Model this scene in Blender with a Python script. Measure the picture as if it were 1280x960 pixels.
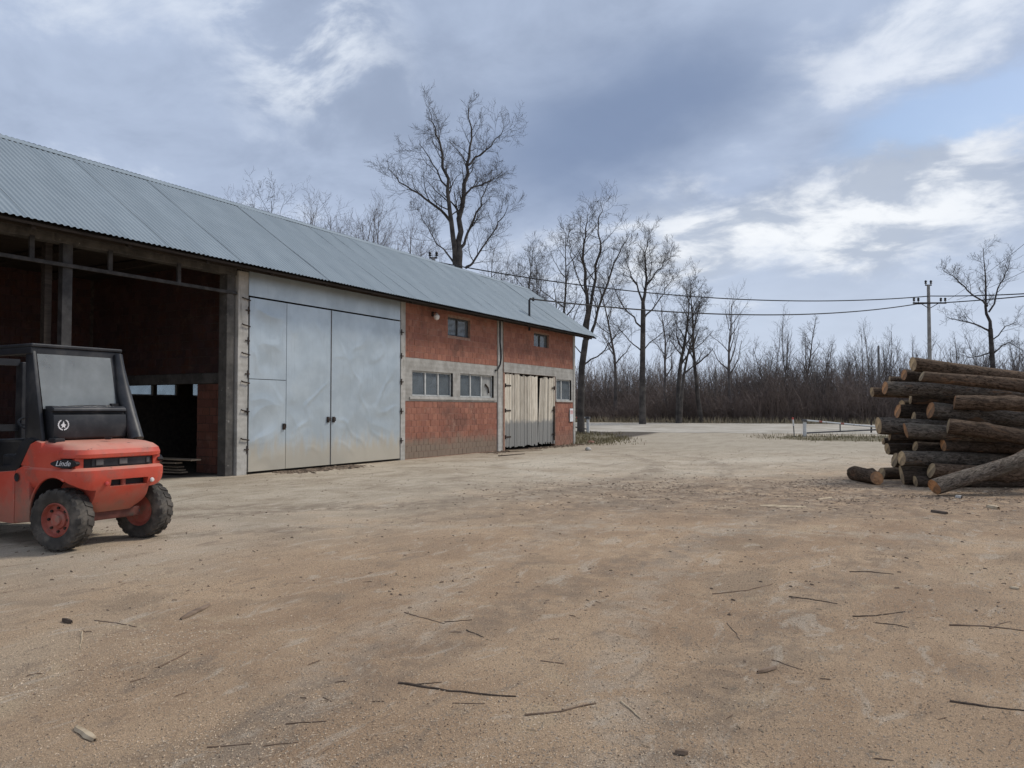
import bpy, bmesh, math, random
from mathutils import Vector, Matrix, noise
random.seed(7)
R = math.radians
for o in list(bpy.data.objects): bpy.data.objects.remove(o)
scene = bpy.context.scene
COL = scene.collection

# ------------------------------------------------------------------ camera
YAW, PITCH, FPX, CAMH = R(29.36), math.atan(32/960), 960.0, 1.6
cam_d = bpy.data.cameras.new('camera'); cam = bpy.data.objects.new('camera', cam_d); COL.objects.link(cam)
cam.location = (0, 0, CAMH); cam.rotation_euler = (math.pi/2 + PITCH, 0, YAW)
cam_d.sensor_fit = 'HORIZONTAL'; cam_d.sensor_width = 36.0; cam_d.lens = 36.0*FPX/1280
cam_d.clip_start = 0.1; cam_d.clip_end = 3000
scene.camera = cam

# ------------------------------------------------------------------ light
SUN_AZ_V = Vector((0.66, 0.75, 0)).normalized()      # towards the sun, on the ground
SUN_EL = R(46)
sun_d = bpy.data.lights.new('sun', 'SUN'); sun_d.energy = 1.5; sun_d.angle = R(13); sun_d.color = (1.0, .94, .85)
sun = bpy.data.objects.new('sun', sun_d); COL.objects.link(sun)
sdir = Vector((SUN_AZ_V.x*math.cos(SUN_EL), SUN_AZ_V.y*math.cos(SUN_EL), math.sin(SUN_EL)))
sun.rotation_euler = (-sdir).to_track_quat('-Z', 'Y').to_euler(); sun.location = sdir*60

scene.view_settings.view_transform = 'Standard'; scene.view_settings.look = 'None'
scene.view_settings.exposure = 0.6; scene.view_settings.gamma = 1.0
scene.view_settings.use_curve_mapping = False

class NT:
    """small helper to write node trees"""
    def __init__(s, tree): s.t = tree; s.n = tree.nodes; s.l = tree.links
    def new(s, t, **k):
        n = s.n.new(t)
        for a, b in k.items(): setattr(n, a, b)
        return n
    def put(s, sock, v):
        if v is None: return
        if isinstance(v, bpy.types.NodeSocket): s.l.new(v, sock)
        else:
            if sock.type == 'RGBA' and len(v) == 3: v = (*v, 1)
            sock.default_value = v
    def math(s, op, a, b=None, c=None, clamp=False):
        n = s.new('ShaderNodeMath', operation=op); n.use_clamp = clamp
        for i, v in enumerate((a, b, c)): s.put(n.inputs[i], v)
        return n.outputs[0]
    def mix(s, f, a, b, mode='MIX'):
        n = s.new('ShaderNodeMix', data_type='RGBA', blend_type=mode); n.clamp_factor = True
        s.put(n.inputs[0], f); s.put(n.inputs[6], a); s.put(n.inputs[7], b); return n.outputs[2]
    def noise(s, vec, scale, detail=6, rough=.55, dist=0.0, lac=2.0):
        n = s.new('ShaderNodeTexNoise'); s.put(n.inputs['Vector'], vec)
        n.inputs['Scale'].default_value = scale; n.inputs['Detail'].default_value = detail
        n.inputs['Roughness'].default_value = rough; n.inputs['Distortion'].default_value = dist
        n.inputs['Lacunarity'].default_value = lac
        return n.outputs['Fac']
    def ss(s, v, lo, hi, a=0.0, b=1.0):
        n = s.new('ShaderNodeMapRange', interpolation_type='SMOOTHSTEP')
        s.put(n.inputs[0], v); s.put(n.inputs[1], lo); s.put(n.inputs[2], hi)
        n.inputs[3].default_value = a; n.inputs[4].default_value = b; return n.outputs[0]
    def scale(s, vec, sc):
        n = s.new('ShaderNodeMapping'); s.put(n.inputs['Vector'], vec); n.inputs['Scale'].default_value = sc; return n.outputs[0]
    def xyz(s, vec):
        n = s.new('ShaderNodeSeparateXYZ'); s.put(n.inputs[0], vec); return n.outputs
    def comb(s, x, y, z):
        n = s.new('ShaderNodeCombineXYZ')
        for i, v in enumerate((x, y, z)): s.put(n.inputs[i], v)
        return n.outputs[0]
    def bump(s, h, strength, dist=.02, nrm=None):
        n = s.new('ShaderNodeBump'); n.inputs['Strength'].default_value = strength; n.inputs['Distance'].default_value = dist
        s.put(n.inputs['Height'], h)
        if nrm is not None: s.put(n.inputs['Normal'], nrm)
        return n.outputs[0]

def build_world():
    w = bpy.data.worlds.new('World'); scene.world = w; w.use_nodes = True
    t = NT(w.node_tree); t.n.clear()
    sky = t.new('ShaderNodeTexSky', sky_type='NISHITA'); sky.sun_disc = False
    sky.sun_elevation = SUN_EL; sky.sun_rotation = math.atan2(SUN_AZ_V.x, SUN_AZ_V.y)
    sky.air_density = 1.0; sky.dust_density = 1.2; sky.ozone_density = 1.0
    tc = t.new('ShaderNodeTexCoord'); d = tc.outputs['Generated']
    x, y, z = t.xyz(d)
    zc = t.math('ADD', t.math('MAXIMUM', z, 0.0), 0.30)
    px, py = t.math('DIVIDE', x, zc), t.math('DIVIDE', y, zc)
    p = t.comb(px, py, 0.0)
    # azimuth (clockwise from north = +y) and elevation in degrees
    az = t.math('MULTIPLY', t.math('ARCTAN2', x, y), 57.29578)
    el = t.math('MULTIPLY', t.math('ARCSINE', z), 57.29578)
    wob = t.math('MULTIPLY', t.math('SUBTRACT', t.noise(p, 1.5, 5, .55), .5), 12.0)
    wob2 = t.math('MULTIPLY', t.math('SUBTRACT', t.noise(t.scale(p, (1.7, 1.7, 1)), 2.0, 8, .6), .5), 13.0)
    def blob(a0, e0, wa, we, tilt, lo, hi, wb):
        da, de = t.math('SUBTRACT', az, a0), t.math('SUBTRACT', t.math('ADD', el, wb), e0)
        c, s_ = math.cos(R(tilt)), math.sin(R(tilt))
        u = t.math('DIVIDE', t.math('ADD', t.math('MULTIPLY', da, c), t.math('MULTIPLY', de, s_)), wa)
        v = t.math('DIVIDE', t.math('SUBTRACT', t.math('MULTIPLY', de, c), t.math('MULTIPLY', da, s_)), we)
        r = t.math('SQRT', t.math('ADD', t.math('MULTIPLY', u, u), t.math('MULTIPLY', v, v)))
        return t.ss(r, hi, lo)
    CA = -29.36
    soft = t.noise(p, 1.35, 6, .55, .25)
    fine = t.noise(t.scale(p, (1, 1.2, 1)), 4.2, 9, .58, .35)
    mixn = t.math('ADD', t.math('MULTIPLY', soft, .62), t.math('MULTIPLY', fine, .38))
    base = t.mix(t.ss(mixn, .34, .58), (.212, .258, .352), (.305, .362, .474))
    base = t.mix(t.ss(mixn, .535, .67, 0, .8), base, (.55, .59, .65))
    # low sky: paler
    base = t.mix(t.ss(el, 16, 3, 0, .8), base, (.415, .468, .555))
    # one heavy bank, bright cumulus banks and a gap of blue, as the clouds stood that day
    dark = blob(CA+9, 20.5, 17, 5.4, 12, .2, 1.2, wob)
    base = t.mix(t.math('MULTIPLY', dark, .95), base, t.mix(soft, (.128, .172, .268), (.165, .215, .325)))
    cum = blob(CA+22, 12.8, 24, 4.2, 6, .2, 1.15, wob2)
    base = t.mix(t.math('MULTIPLY', cum, .85), base, t.mix(t.ss(fine, .42, .60), (.330, .372, .445), (.66, .675, .69)))
    cum2 = blob(CA+30, 23.5, 12, 2.6, 12, .2, 1.2, wob2)
    base = t.mix(t.math('MULTIPLY', cum2, .75), base, t.mix(t.ss(fine, .40, .60), (.34, .395, .49), (.58, .61, .66)))
    gap = blob(CA+31, 18.6, 9.5, 2.7, 8, .45, 1.1, t.math('MULTIPLY', wob2, .6))
    gap2 = t.math('MULTIPLY', gap, .9)
    bright = blob(CA-16, 26.0, 9, 7, -30, .1, 1.2, wob2)
    base = t.mix(t.math('MULTIPLY', bright, t.ss(fine, .44, .60, 0, .85)), base, (.60, .635, .68))
    base = t.mix(t.ss(z, 0.0, -.06), base, (.16, .15, .13))
    bg1 = t.new('ShaderNodeBackground'); t.put(bg1.inputs[0], base); bg1.inputs[1].default_value = 1.0
    bg2 = t.new('ShaderNodeBackground'); t.put(bg2.inputs[0], sky.outputs[0]); bg2.inputs[1].default_value = .085
    mx = t.new('ShaderNodeMixShader'); t.put(mx.inputs[0], gap2); t.l.new(bg1.outputs[0], mx.inputs[1]); t.l.new(bg2.outputs[0], mx.inputs[2])
    out = t.new('ShaderNodeOutputWorld'); t.l.new(mx.outputs[0], out.inputs[0])
build_world()

# ------------------------------------------------------------------ places: pixel -> direction -> where it meets the ground or a wall
FWD = Vector((-math.sin(YAW), math.cos(YAW), 0)); RGT = Vector((math.cos(YAW), math.sin(YAW), 0))
def cz(x, y): return FWD.x*x + FWD.y*y          # metres ahead of the photographer
def cx(x, y): return RGT.x*x + RGT.y*y          # metres to the right
def W(a, z): return RGT*a + FWD*z               # (right, ahead) -> world
def sstep(a, b, v):
    v = max(0, min(1, (v-a)/(b-a))); return v*v*(3-2*v)
def at(px, py, depth):
    """point seen at a pixel, a given distance ahead"""
    v = -(py-480)/FPX; f = math.cos(PITCH) - v*math.sin(PITCH); k = depth/f
    p = W((px-640)/FPX*k, depth); p.z = CAMH + (math.sin(PITCH)+v*math.cos(PITCH))*k; return p
def ground_base(x, y): return .55*sstep(40, 62, cz(x, y))
def ground_h(x, y):
    z = ground_base(x, y); d = cz(x, y)
    if d > 75 or d < -6: return z
    n = noise.noise(Vector((x*.35, y*.35, 1)))*.035 + noise.noise(Vector((x*1.1, y*1.1, 5)))*.016
    if d < 26: n += noise.noise(Vector((x*4.1, y*4.1, 9)))*.006
    dxw = -15 - x
    k = 1.0
    if x < -12.5: k = max(0.0, min(1.0, (x+14.7)/2.2))     # level at the barn
    return z + (n*k)*(1 if d < 45 else .5) + .012*k
def on_ground(px, py):
    lo, hi = 1.5, 120.0
    for _ in range(40):
        m = (lo+hi)/2; p = at(px, py, m)
        if p.z > ground_h(p.x, p.y): lo = m
        else: hi = m
    p = at(px, py, lo); p.z = ground_h(p.x, p.y); return p

# ------------------------------------------------------------------ mesh helpers
class MB:
    def __init__(s): s.v = []; s.f = []; s.m = []; s.smooth = True
    def add(s, vs, fs, mi=0):
        b = len(s.v); s.v.extend(vs)
        for f in fs: s.f.append(tuple(i+b for i in f)); s.m.append(mi)
    def box(s, x0, x1, y0, y1, z0, z1, mi=0):
        s.add([(x0,y0,z0),(x1,y0,z0),(x1,y1,z0),(x0,y1,z0),(x0,y0,z1),(x1,y0,z1),(x1,y1,z1),(x0,y1,z1)],
              [(0,3,2,1),(4,5,6,7),(0,1,5,4),(1,2,6,5),(2,3,7,6),(3,0,4,7)], mi)
    def tube(s, pts, rad, sides=8, caps=True, mi=0):
        pts = [Vector(p) for p in pts]; n = len(pts)
        if not hasattr(rad, '__len__'): rad = [rad]*n
        vs = []; up = None
        for i, p in enumerate(pts):
            d = (pts[min(i+1, n-1)] - pts[max(i-1, 0)])
            if d.length < 1e-9: d = Vector((0, 0, 1))
            d.normalize()
            if up is None: up = d.orthogonal().normalized()
            a = up - d*up.dot(d)
            a = a.normalized() if a.length > 1e-6 else d.orthogonal().normalized()
            up = a; b = d.cross(a)
            for k in range(sides):
                t = 2*math.pi*k/sides
                q = p + (a*math.cos(t) + b*math.sin(t))*rad[i]; vs.append((q.x, q.y, q.z))
        fs = []
        for i in range(n-1):
            for k in range(sides):
                k2 = (k+1) % sides
                fs.append((i*sides+k, i*sides+k2, (i+1)*sides+k2, (i+1)*sides+k))
        if caps:
            fs.append(tuple(range(sides-1, -1, -1))); fs.append(tuple((n-1)*sides+k for k in range(sides)))
        s.add(vs, fs, mi)
    def lathe(s, prof, c, axis='y', seg=32, mi=0):
        """profile [(r, h)] turned about an axis through c"""
        vs = []
        for r, h in prof:
            for k in range(seg):
                t = 2*math.pi*k/seg; u, v = r*math.cos(t), r*math.sin(t)
                q = {'y': (u, h, v), 'x': (h, u, v), 'z': (u, v, h)}[axis]
                vs.append((c[0]+q[0], c[1]+q[1], c[2]+q[2]))
        fs = []
        for i in range(len(prof)-1):
            for k in range(seg):
                k2 = (k+1) % seg; fs.append((i*seg+k, i*seg+k2, (i+1)*seg+k2, (i+1)*seg+k))
        s.add(vs, fs, mi)
    def build(s, name, mats, parent=None, smooth=False, bevel=0.0, fix=True, angle=35):
        me = bpy.data.meshes.new(name); me.from_pydata(s.v, [], s.f)
        for m in (mats if isinstance(mats, (list, tuple)) else [mats]): me.materials.append(m)
        if any(s.m): me.polygons.foreach_set('material_index', s.m)
        if bevel > 0 or fix:
            bm = bmesh.new(); bm.from_mesh(me)
            if fix: bmesh.ops.recalc_face_normals(bm, faces=bm.faces)
            if bevel > 0:
                es = [e for e in bm.edges if len(e.link_faces) == 2 and e.calc_face_angle(0) > R(30)]
                bmesh.ops.bevel(bm, geom=es, offset=bevel, segments=2, affect='EDGES', profile=.6, clamp_overlap=True)
            bm.to_mesh(me); bm.free()
        if smooth:
            me.polygons.foreach_set('use_smooth', [True]*len(me.polygons))
            me.set_sharp_from_angle(angle=R(angle))
        me.update()
        o = bpy.data.objects.new(name, me); COL.objects.link(o)
        if parent is not None: o.parent = parent
        return o
def share(o, loc, rot=(0, 0, 0), parent=None, scale=None):
    c = o.copy(); COL.objects.link(c); c.location = loc; c.rotation_euler = rot
    if scale: c.scale = scale
    c.parent = parent if parent is not None else o.parent
    return c
def empty(name, loc=(0, 0, 0), rz=0):
    o = bpy.data.objects.new(name, None); COL.objects.link(o); o.location = loc; o.rotation_euler = (0, 0, rz); o.empty_display_size = .2; return o
def tag(o, label=None, cat=None, group=None, kind=None):
    if label: o['label'] = label
    if cat: o['category'] = cat
    if group: o['group'] = group
    if kind: o['kind'] = kind
    return o
def box(name, b, mat, parent=None, bevel=0.0):
    m = MB(); m.box(*b); return m.build(name, mat, parent, bevel=bevel)

# ------------------------------------------------------------------ materials
def mat_new(name):
    m = bpy.data.materials.new(name); m.use_nodes = True; t = NT(m.node_tree)
    return m, t, t.n['Principled BSDF']
def coords(t, world=False):
    if world: return t.new('ShaderNodeNewGeometry').outputs['Position']
    return t.new('ShaderNodeTexCoord').outputs['Object']
def simple(name, c1, c2, scale=4, rough=.8, metal=0.0, bump=.15, bscale=30, dist=.01, stretch=(1, 1, 1), world=False, rnd=0.0, spec=.35, lo=.35, hi=.68, dirt=None, dscale=1.5, dlo=.52, dhi=.7):
    m, t, b = mat_new(name)
    p = t.scale(coords(t, world), stretch)
    if rnd:
        oi = t.new('ShaderNodeObjectInfo').outputs['Random']
        va = t.new('ShaderNodeVectorMath', operation='ADD'); t.put(va.inputs[0], p); t.put(va.inputs[1], t.comb(t.math('MULTIPLY', oi, 37.0), t.math('MULTIPLY', oi, 11.0), 0.0)); p = va.outputs[0]
    c = t.mix(t.ss(t.noise(p, scale, 7, .6), lo, hi), c1, c2)
    if dirt: c = t.mix(t.ss(t.noise(p, dscale, 6, .65), dlo, dhi), c, dirt)
    if rnd:
        k = t.math('ADD', 1.0-rnd/2, t.math('MULTIPLY', oi, rnd)); c = t.mix(1.0, c, t.comb(k, k, k), 'MULTIPLY')
    t.put(b.inputs['Base Color'], c)
    n2 = t.noise(p, bscale, 6, .65)
    t.put(b.inputs['Roughness'], t.math('ADD', rough-.08, t.math('MULTIPLY', n2, .16)))
    b.inputs['Metallic'].default_value = metal; b.inputs['Specular IOR Level'].default_value = spec
    if bump: t.put(b.inputs['Normal'], t.bump(n2, bump, dist))
    return m

def mat_ground(name='yard_earth'):
    m, t, b = mat_new(name); p = coords(t, True); x, y, z = t.xyz(p)
    a = t.math('ADD', t.math('MULTIPLY', x, RGT.x), t.math('MULTIPLY', y, RGT.y))
    d = t.math('ADD', t.math('MULTIPLY', x, FWD.x), t.math('MULTIPLY', y, FWD.y))
    n_big = t.noise(p, .16, 6, .6, .6); n_mid = t.noise(p, .75, 7, .62, .4); n_sm = t.noise(p, 4.5, 7, .65); n_fine = t.noise(p, 38, 5, .7); n_grain = t.noise(p, 120, 3, .7)
    # where the sawdust and bark mulch lie over the hard grey yard
    zb = t.math('MINIMUM', t.math('ADD', 14.0, t.math('MULTIPLY', a, 1.45)), t.math('ADD', 14.0, t.math('MULTIPLY', a, .62)))
    e = t.math('ADD', t.math('SUBTRACT', zb, d), t.math('MULTIPLY', t.math('SUBTRACT', n_mid, .5), 14.0))
    e = t.math('ADD', e, t.math('MULTIPLY', t.math('SUBTRACT', n_big, .5), 8.0))
    saw = t.ss(e, -4.5, 5.0)
    n_pat = t.noise(t.scale(p, (1, 1, 1)), .42, 6, .62, 1.2); n_str = t.noise(t.scale(p, (1.6, .45, 1)), 1.1, 7, .66, .6)
    grey = t.mix(t.ss(n_mid, .34, .66), (0.370, 0.300, 0.218), (0.504, 0.428, 0.323))
    grey = t.mix(t.ss(n_big, .50, .66, 0, .8), grey, (0.560, 0.493, 0.386))
    grey = t.mix(t.ss(n_str, .54, .70, 0, .75), grey, (0.286, 0.230, 0.168))
    grey = t.mix(t.ss(n_sm, .60, .76, 0, .7), grey, (0.241, 0.190, 0.140))
    brown = t.mix(t.ss(n_mid, .30, .68), (0.351, 0.228, 0.136), (0.518, 0.364, 0.228))
    brown = t.mix(t.ss(n_sm, .54, .76, 0, .75), brown, (0.290, 0.191, 0.121))
    brown = t.mix(t.ss(n_big, .52, .68, 0, .8), brown, (0.500, 0.394, 0.277))
    brown = t.mix(t.ss(n_pat, .54, .64, 0, .6), brown, (0.277, 0.201, 0.133))
    brown = t.mix(t.ss(t.noise(p, .9, 6, .65, .8), .58, .68, 0, .55), brown, (0.555, 0.424, 0.271))
    c = t.mix(saw, grey, brown)
    # wheel tracks: pairs of worn curves, scuffed by later traffic
    for (a0, d0, r0, wid, col, amt) in ((-9.0, 24.0, 13.2, .22, (.205, .160, .118), .55), (-9.0, 24.0, 15.1, .22, (.205, .160, .118), .5), (16.0, 2.0, 15.6, .20, (.50, .41, .31), .5), (16.0, 2.0, 17.3, .20, (.50, .41, .31), .45),
                                      (20.0, -6.0, 21.5, .25, (.20, .150, .108), .5), (20.0, -6.0, 23.4, .25, (.20, .150, .108), .5), (-2.0, -14.0, 24.6, .22, (.50, .42, .32), .5), (-2.0, -14.0, 26.5, .22, (.22, .172, .125), .5)):
        da_, dd_ = t.math('SUBTRACT', a, a0), t.math('SUBTRACT', d, d0)
        rr_ = t.math('SQRT', t.math('ADD', t.math('MULTIPLY', da_, da_), t.math('MULTIPLY', dd_, dd_)))
        off = t.math('ABSOLUTE', t.math('SUBTRACT', t.math('ADD', rr_, t.math('MULTIPLY', t.math('SUBTRACT', n_mid, .5), .6)), r0))
        c = t.mix(t.math('MULTIPLY', t.ss(off, wid*1.6, wid*.5, 0, amt), t.ss(n_sm, .38, .58)), c, col)
    scuff = t.noise(t.scale(p, (2.6, 1.0, 1)), 1.5, 8, .74, .9)
    c = t.mix(t.ss(scuff, .54, .66, 0, .62), c, (.240, .186, .136))
    c = t.mix(t.ss(scuff, .46, .36, 0, .55), c, (.57, .49, .385))
    # trampled dark soil before the log pile
    pn1 = t.noise(t.scale(p, (1, 1, 1)), 2.4, 9, .78, 1.0); pn2 = t.noise(p, 6.5, 7, .75, .6)
    pile2 = t.math('MULTIPLY', t.ss(t.math('ABSOLUTE', t.math('SUBTRACT', d, 14.6)), 5.0, 1.0), t.ss(a, -4.0, 5.0))
    c = t.mix(t.math('MULTIPLY', pile2, t.ss(pn1, .42, .58, 0, .85)), c, (.150, .108, .076))
    c = t.mix(t.math('MULTIPLY', pile2, t.ss(pn1, .42, .34, 0, .6)), c, (.52, .42, .31))
    c = t.mix(t.math('MULTIPLY', pile2, t.ss(pn2, .58, .68, 0, .7)), c, (.52, .41, .29))
    c = t.mix(t.math('MULTIPLY', pile2, t.ss(pn2, .42, .34, 0, .6)), c, (.115, .082, .058))
    # flecks of pale chip and dark bark
    n_g2 = t.noise(p, 210, 2, .7); c = t.mix(t.math('MULTIPLY', t.ss(n_grain, .54, .68), t.math('ADD', .12, t.math('MULTIPLY', saw, .6))), c, (.62, .47, .325))
    c = t.mix(t.math('MULTIPLY', t.ss(n_g2, .50, .40), t.math('ADD', .18, t.math('MULTIPLY', saw, .55))), c, (.19, .138, .098))
    c = t.mix(t.math('MULTIPLY', t.ss(t.noise(p, 28, 6, .75), .57, .70), .45), c, (.205, .150, .105))
    gr1, gr2 = t.noise(p, 62, 5, .8), t.noise(p, 150, 3, .8)
    gk = t.math('ADD', .78, t.math('ADD', t.math('MULTIPLY', t.ss(gr1, .32, .68), .34), t.math('MULTIPLY', t.ss(gr2, .30, .70), .44)))
    c = t.mix(1.0, c, t.comb(gk, gk, gk), 'MULTIPLY')
    # pale gravel at the far mouth of the yard
    far = t.ss(t.math('ADD', d, t.math('MULTIPLY', t.math('SUBTRACT', n_mid, .5), 8.0)), 22, 34)
    c = t.mix(t.math('MULTIPLY', far, .8), c, t.mix(t.ss(n_str, .35, .65), (.455, .395, .300), (.375, .318, .240)))
    # bay floor darkened: the indoor shade is painted into the earth
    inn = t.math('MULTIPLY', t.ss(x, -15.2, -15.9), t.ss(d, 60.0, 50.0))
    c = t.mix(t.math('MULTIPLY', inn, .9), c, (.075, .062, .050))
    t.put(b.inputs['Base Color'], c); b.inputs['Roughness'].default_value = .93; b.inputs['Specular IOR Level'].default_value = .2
    h = t.math('ADD', t.math('MULTIPLY', n_fine, .45), t.math('ADD', t.math('MULTIPLY', n_grain, .4), t.math('MULTIPLY', n_sm, .22)))
    t.put(b.inputs['Normal'], t.bump(t.math('ADD', h, t.math('MULTIPLY', gr1, .6)), .9, .03))
    return m

def mat_brick(name, c1=(.40, .180, .122), c2=(.285, .122, .088), dimming=0.0, world_splash=False):
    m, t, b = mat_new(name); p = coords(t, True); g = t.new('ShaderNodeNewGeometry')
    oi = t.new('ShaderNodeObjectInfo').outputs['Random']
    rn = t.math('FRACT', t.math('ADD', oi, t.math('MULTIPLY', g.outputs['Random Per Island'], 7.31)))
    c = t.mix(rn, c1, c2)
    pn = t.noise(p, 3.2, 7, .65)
    dk = (1-dimming); tint = lambda r_, g_, b_: (r_*dk, g_*dk, b_*dk)  # smear tones go down with the painted interior shade
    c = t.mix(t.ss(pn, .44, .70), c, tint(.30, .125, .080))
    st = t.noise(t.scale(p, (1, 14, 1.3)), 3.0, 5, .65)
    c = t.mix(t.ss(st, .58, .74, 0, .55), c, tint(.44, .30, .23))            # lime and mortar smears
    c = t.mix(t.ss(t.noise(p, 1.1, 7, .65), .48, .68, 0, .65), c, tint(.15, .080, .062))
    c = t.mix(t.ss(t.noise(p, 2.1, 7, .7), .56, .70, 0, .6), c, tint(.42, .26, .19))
    if world_splash:
        z = t.xyz(p)[2]
        zz = t.math('ADD', z, t.math('MULTIPLY', t.math('SUBTRACT', t.noise(p, 1.6, 6, .6), .5), .9))
        c = t.mix(t.math('MULTIPLY', t.ss(zz, .85, .35, 0, .9), t.ss(t.xyz(p)[1], 27.5, 25.6, .35, 1.0)), c, t.mix(pn, (.20, .155, .115), (.29, .235, .18)))   # mud splashed up from the yard
    t.put(b.inputs['Base Color'], c); b.inputs['Roughness'].default_value = .9; b.inputs['Specular IOR Level'].default_value = .25
    # ribbed face of hollow clay blocks
    s = t.xyz(p); q = t.math('MULTIPLY', t.math('ADD', s[1], s[0]), 185.0)
    rib = t.math('ADD', t.math('MULTIPLY', t.math('SINE', q), .5), t.noise(p, 45, 5, .7))
    t.put(b.inputs['Normal'], t.bump(rib, .5, .012)); return m

def mat_concrete(name, c1=(.30, .285, .255), c2=(.43, .415, .38)):
    m, t, b = mat_new(name); p = coords(t, True); z = t.xyz(p)[2]
    n = t.noise(p, 2.2, 8, .65); st = t.noise(t.scale(p, (2, 2, .35)), 3.5, 6, .65)
    c = t.mix(t.ss(n, .35, .65), c1, c2)
    c = t.mix(t.ss(st, .55, .75, 0, .7), c, (.175, .16, .14))
    c = t.mix(t.ss(t.noise(p, 7, 6, .7), .6, .75, 0, .6), c, (.50, .48, .43))
    t.put(b.inputs['Base Color'], c); b.inputs['Roughness'].default_value = .9; b.inputs['Specular IOR Level'].default_value = .25
    board = t.math('MULTIPLY', t.math('SINE', t.math('MULTIPLY', z, 42.0)), .25)
    t.put(b.inputs['Normal'], t.bump(t.math('ADD', board, t.noise(p, 22, 6, .7)), .5, .012)); return m

def mat_sheet(name, base, base2, metal=.55, rough=.42, stain=None, streak=True, rnd=.08):
    m, t, b = mat_new(name); p = coords(t, True); z = t.xyz(p)[2]
    oi = t.new('ShaderNodeObjectInfo').outputs['Random']
    n = t.noise(p, 1.3, 7, .6); c = t.mix(t.ss(n, .35, .68), base, base2)
    if streak:
        s_ = t.noise(t.scale(p, (.6, 9, .5)), 2.0, 5, .6); c = t.mix(t.ss(s_, .55, .75, 0, .35), c, tuple(v*.72 for v in base))
    k = t.math('ADD', 1-rnd/2, t.math('MULTIPLY', oi, rnd)); c = t.mix(1.0, c, t.comb(k, k, k), 'MULTIPLY')
    mtl = metal; r = t.math('ADD', rough, t.math('MULTIPLY', t.noise(p, 6, 6, .6), .18))
    if stain:
        zz = t.math('ADD', z, t.math('MULTIPLY', t.math('SUBTRACT', t.noise(t.scale(p, (1, 2, .6)), 2.2, 6, .65), .5), 1.1))
        f = t.ss(zz, 1.05, .35, 0, .88); c = t.mix(f, c, stain)
        r = t.math('ADD', r, t.math('MULTIPLY', f, .4)); mtl = t.math('MULTIPLY', t.math('SUBTRACT', 1.0, f), metal)
    t.put(b.inputs['Base Color'], c); t.put(b.inputs['Roughness'], r); t.put(b.inputs['Metallic'], mtl)
    b.inputs['Specular IOR Level'].default_value = .4
    t.put(b.inputs['Normal'], t.bump(t.noise(p, 16, 5, .6), .06, .01)); return m

def mat_wood(name, c1, c2, grain=(1, 1, .08), gs=26, rnd=.25, rough=.85, grey=None):
    m, t, b = mat_new(name); p = coords(t); oi = t.new('ShaderNodeObjectInfo').outputs['Random']
    va = t.new('ShaderNodeVectorMath', operation='ADD'); t.put(va.inputs[0], p); t.put(va.inputs[1], t.comb(t.math('MULTIPLY', oi, 31.0), t.math('MULTIPLY', oi, 17.0), t.math('MULTIPLY', oi, 5.0))); p = va.outputs[0]
    g = t.noise(t.scale(p, grain), gs, 6, .65, .4)
    c = t.mix(t.ss(g, .35, .68), c1, c2)
    k = t.math('ADD', 1-rnd/2, t.math('MULTIPLY', oi, rnd)); c = t.mix(1.0, c, t.comb(k, k, k), 'MULTIPLY')
    if grey:
        pw = coords(t, True); z = t.xyz(pw)[2]
        zz = t.math('ADD', z, t.math('MULTIPLY', t.math('SUBTRACT', t.noise(pw, 3, 5, .6), .5), .5))
        c = t.mix(t.ss(zz, 1.22, 1.02, 0, .92), c, grey)       # the foot of the boards has weathered grey
    t.put(b.inputs['Base Color'], c); b.inputs['Roughness'].default_value = rough; b.inputs['Specular IOR Level'].default_value = .25
    t.put(b.inputs['Normal'], t.bump(g, .4, .006)); return m

def mat_bark(name, c1, c2, c3, scale=1.0):
    m, t, b = mat_new(name); p = coords(t); oi = t.new('ShaderNodeObjectInfo').outputs['Random']
    va = t.new('ShaderNodeVectorMath', operation='ADD'); t.put(va.inputs[0], p); t.put(va.inputs[1], t.comb(t.math('MULTIPLY', oi, 31.0), t.math('MULTIPLY', oi, 17.0), 0.0)); q = va.outputs[0]
    rid = t.noise(t.scale(q, (3.0*scale, 9*scale, 9*scale)), 2.8, 9, .74, .9)
    pat = t.noise(q, 1.7, 6, .6)
    c = t.mix(t.ss(rid, .34, .66), c1, c2)
    c = t.mix(t.ss(pat, .50, .70, 0, .7), c, c3)
    c = t.mix(t.ss(t.noise(q, 9, 6, .7), .64, .78, 0, .55), c, (.20, .175, .14))
    c = t.mix(t.ss(t.noise(t.scale(q, (.8, 3, 3)), 2.2, 6, .62, .6), .60, .68, 0, .8), c, (.26, .150, .085))      # bark torn off
    k = t.math('ADD', .72, t.math('MULTIPLY', oi, .55)); c = t.mix(1.0, c, t.comb(k, k, k), 'MULTIPLY')
    t.put(b.inputs['Base Color'], c); b.inputs['Roughness'].default_value = .93; b.inputs['Specular IOR Level'].default_value = .15
    t.put(b.inputs['Normal'], t.bump(rid, 1.0, .06)); return m

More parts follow.
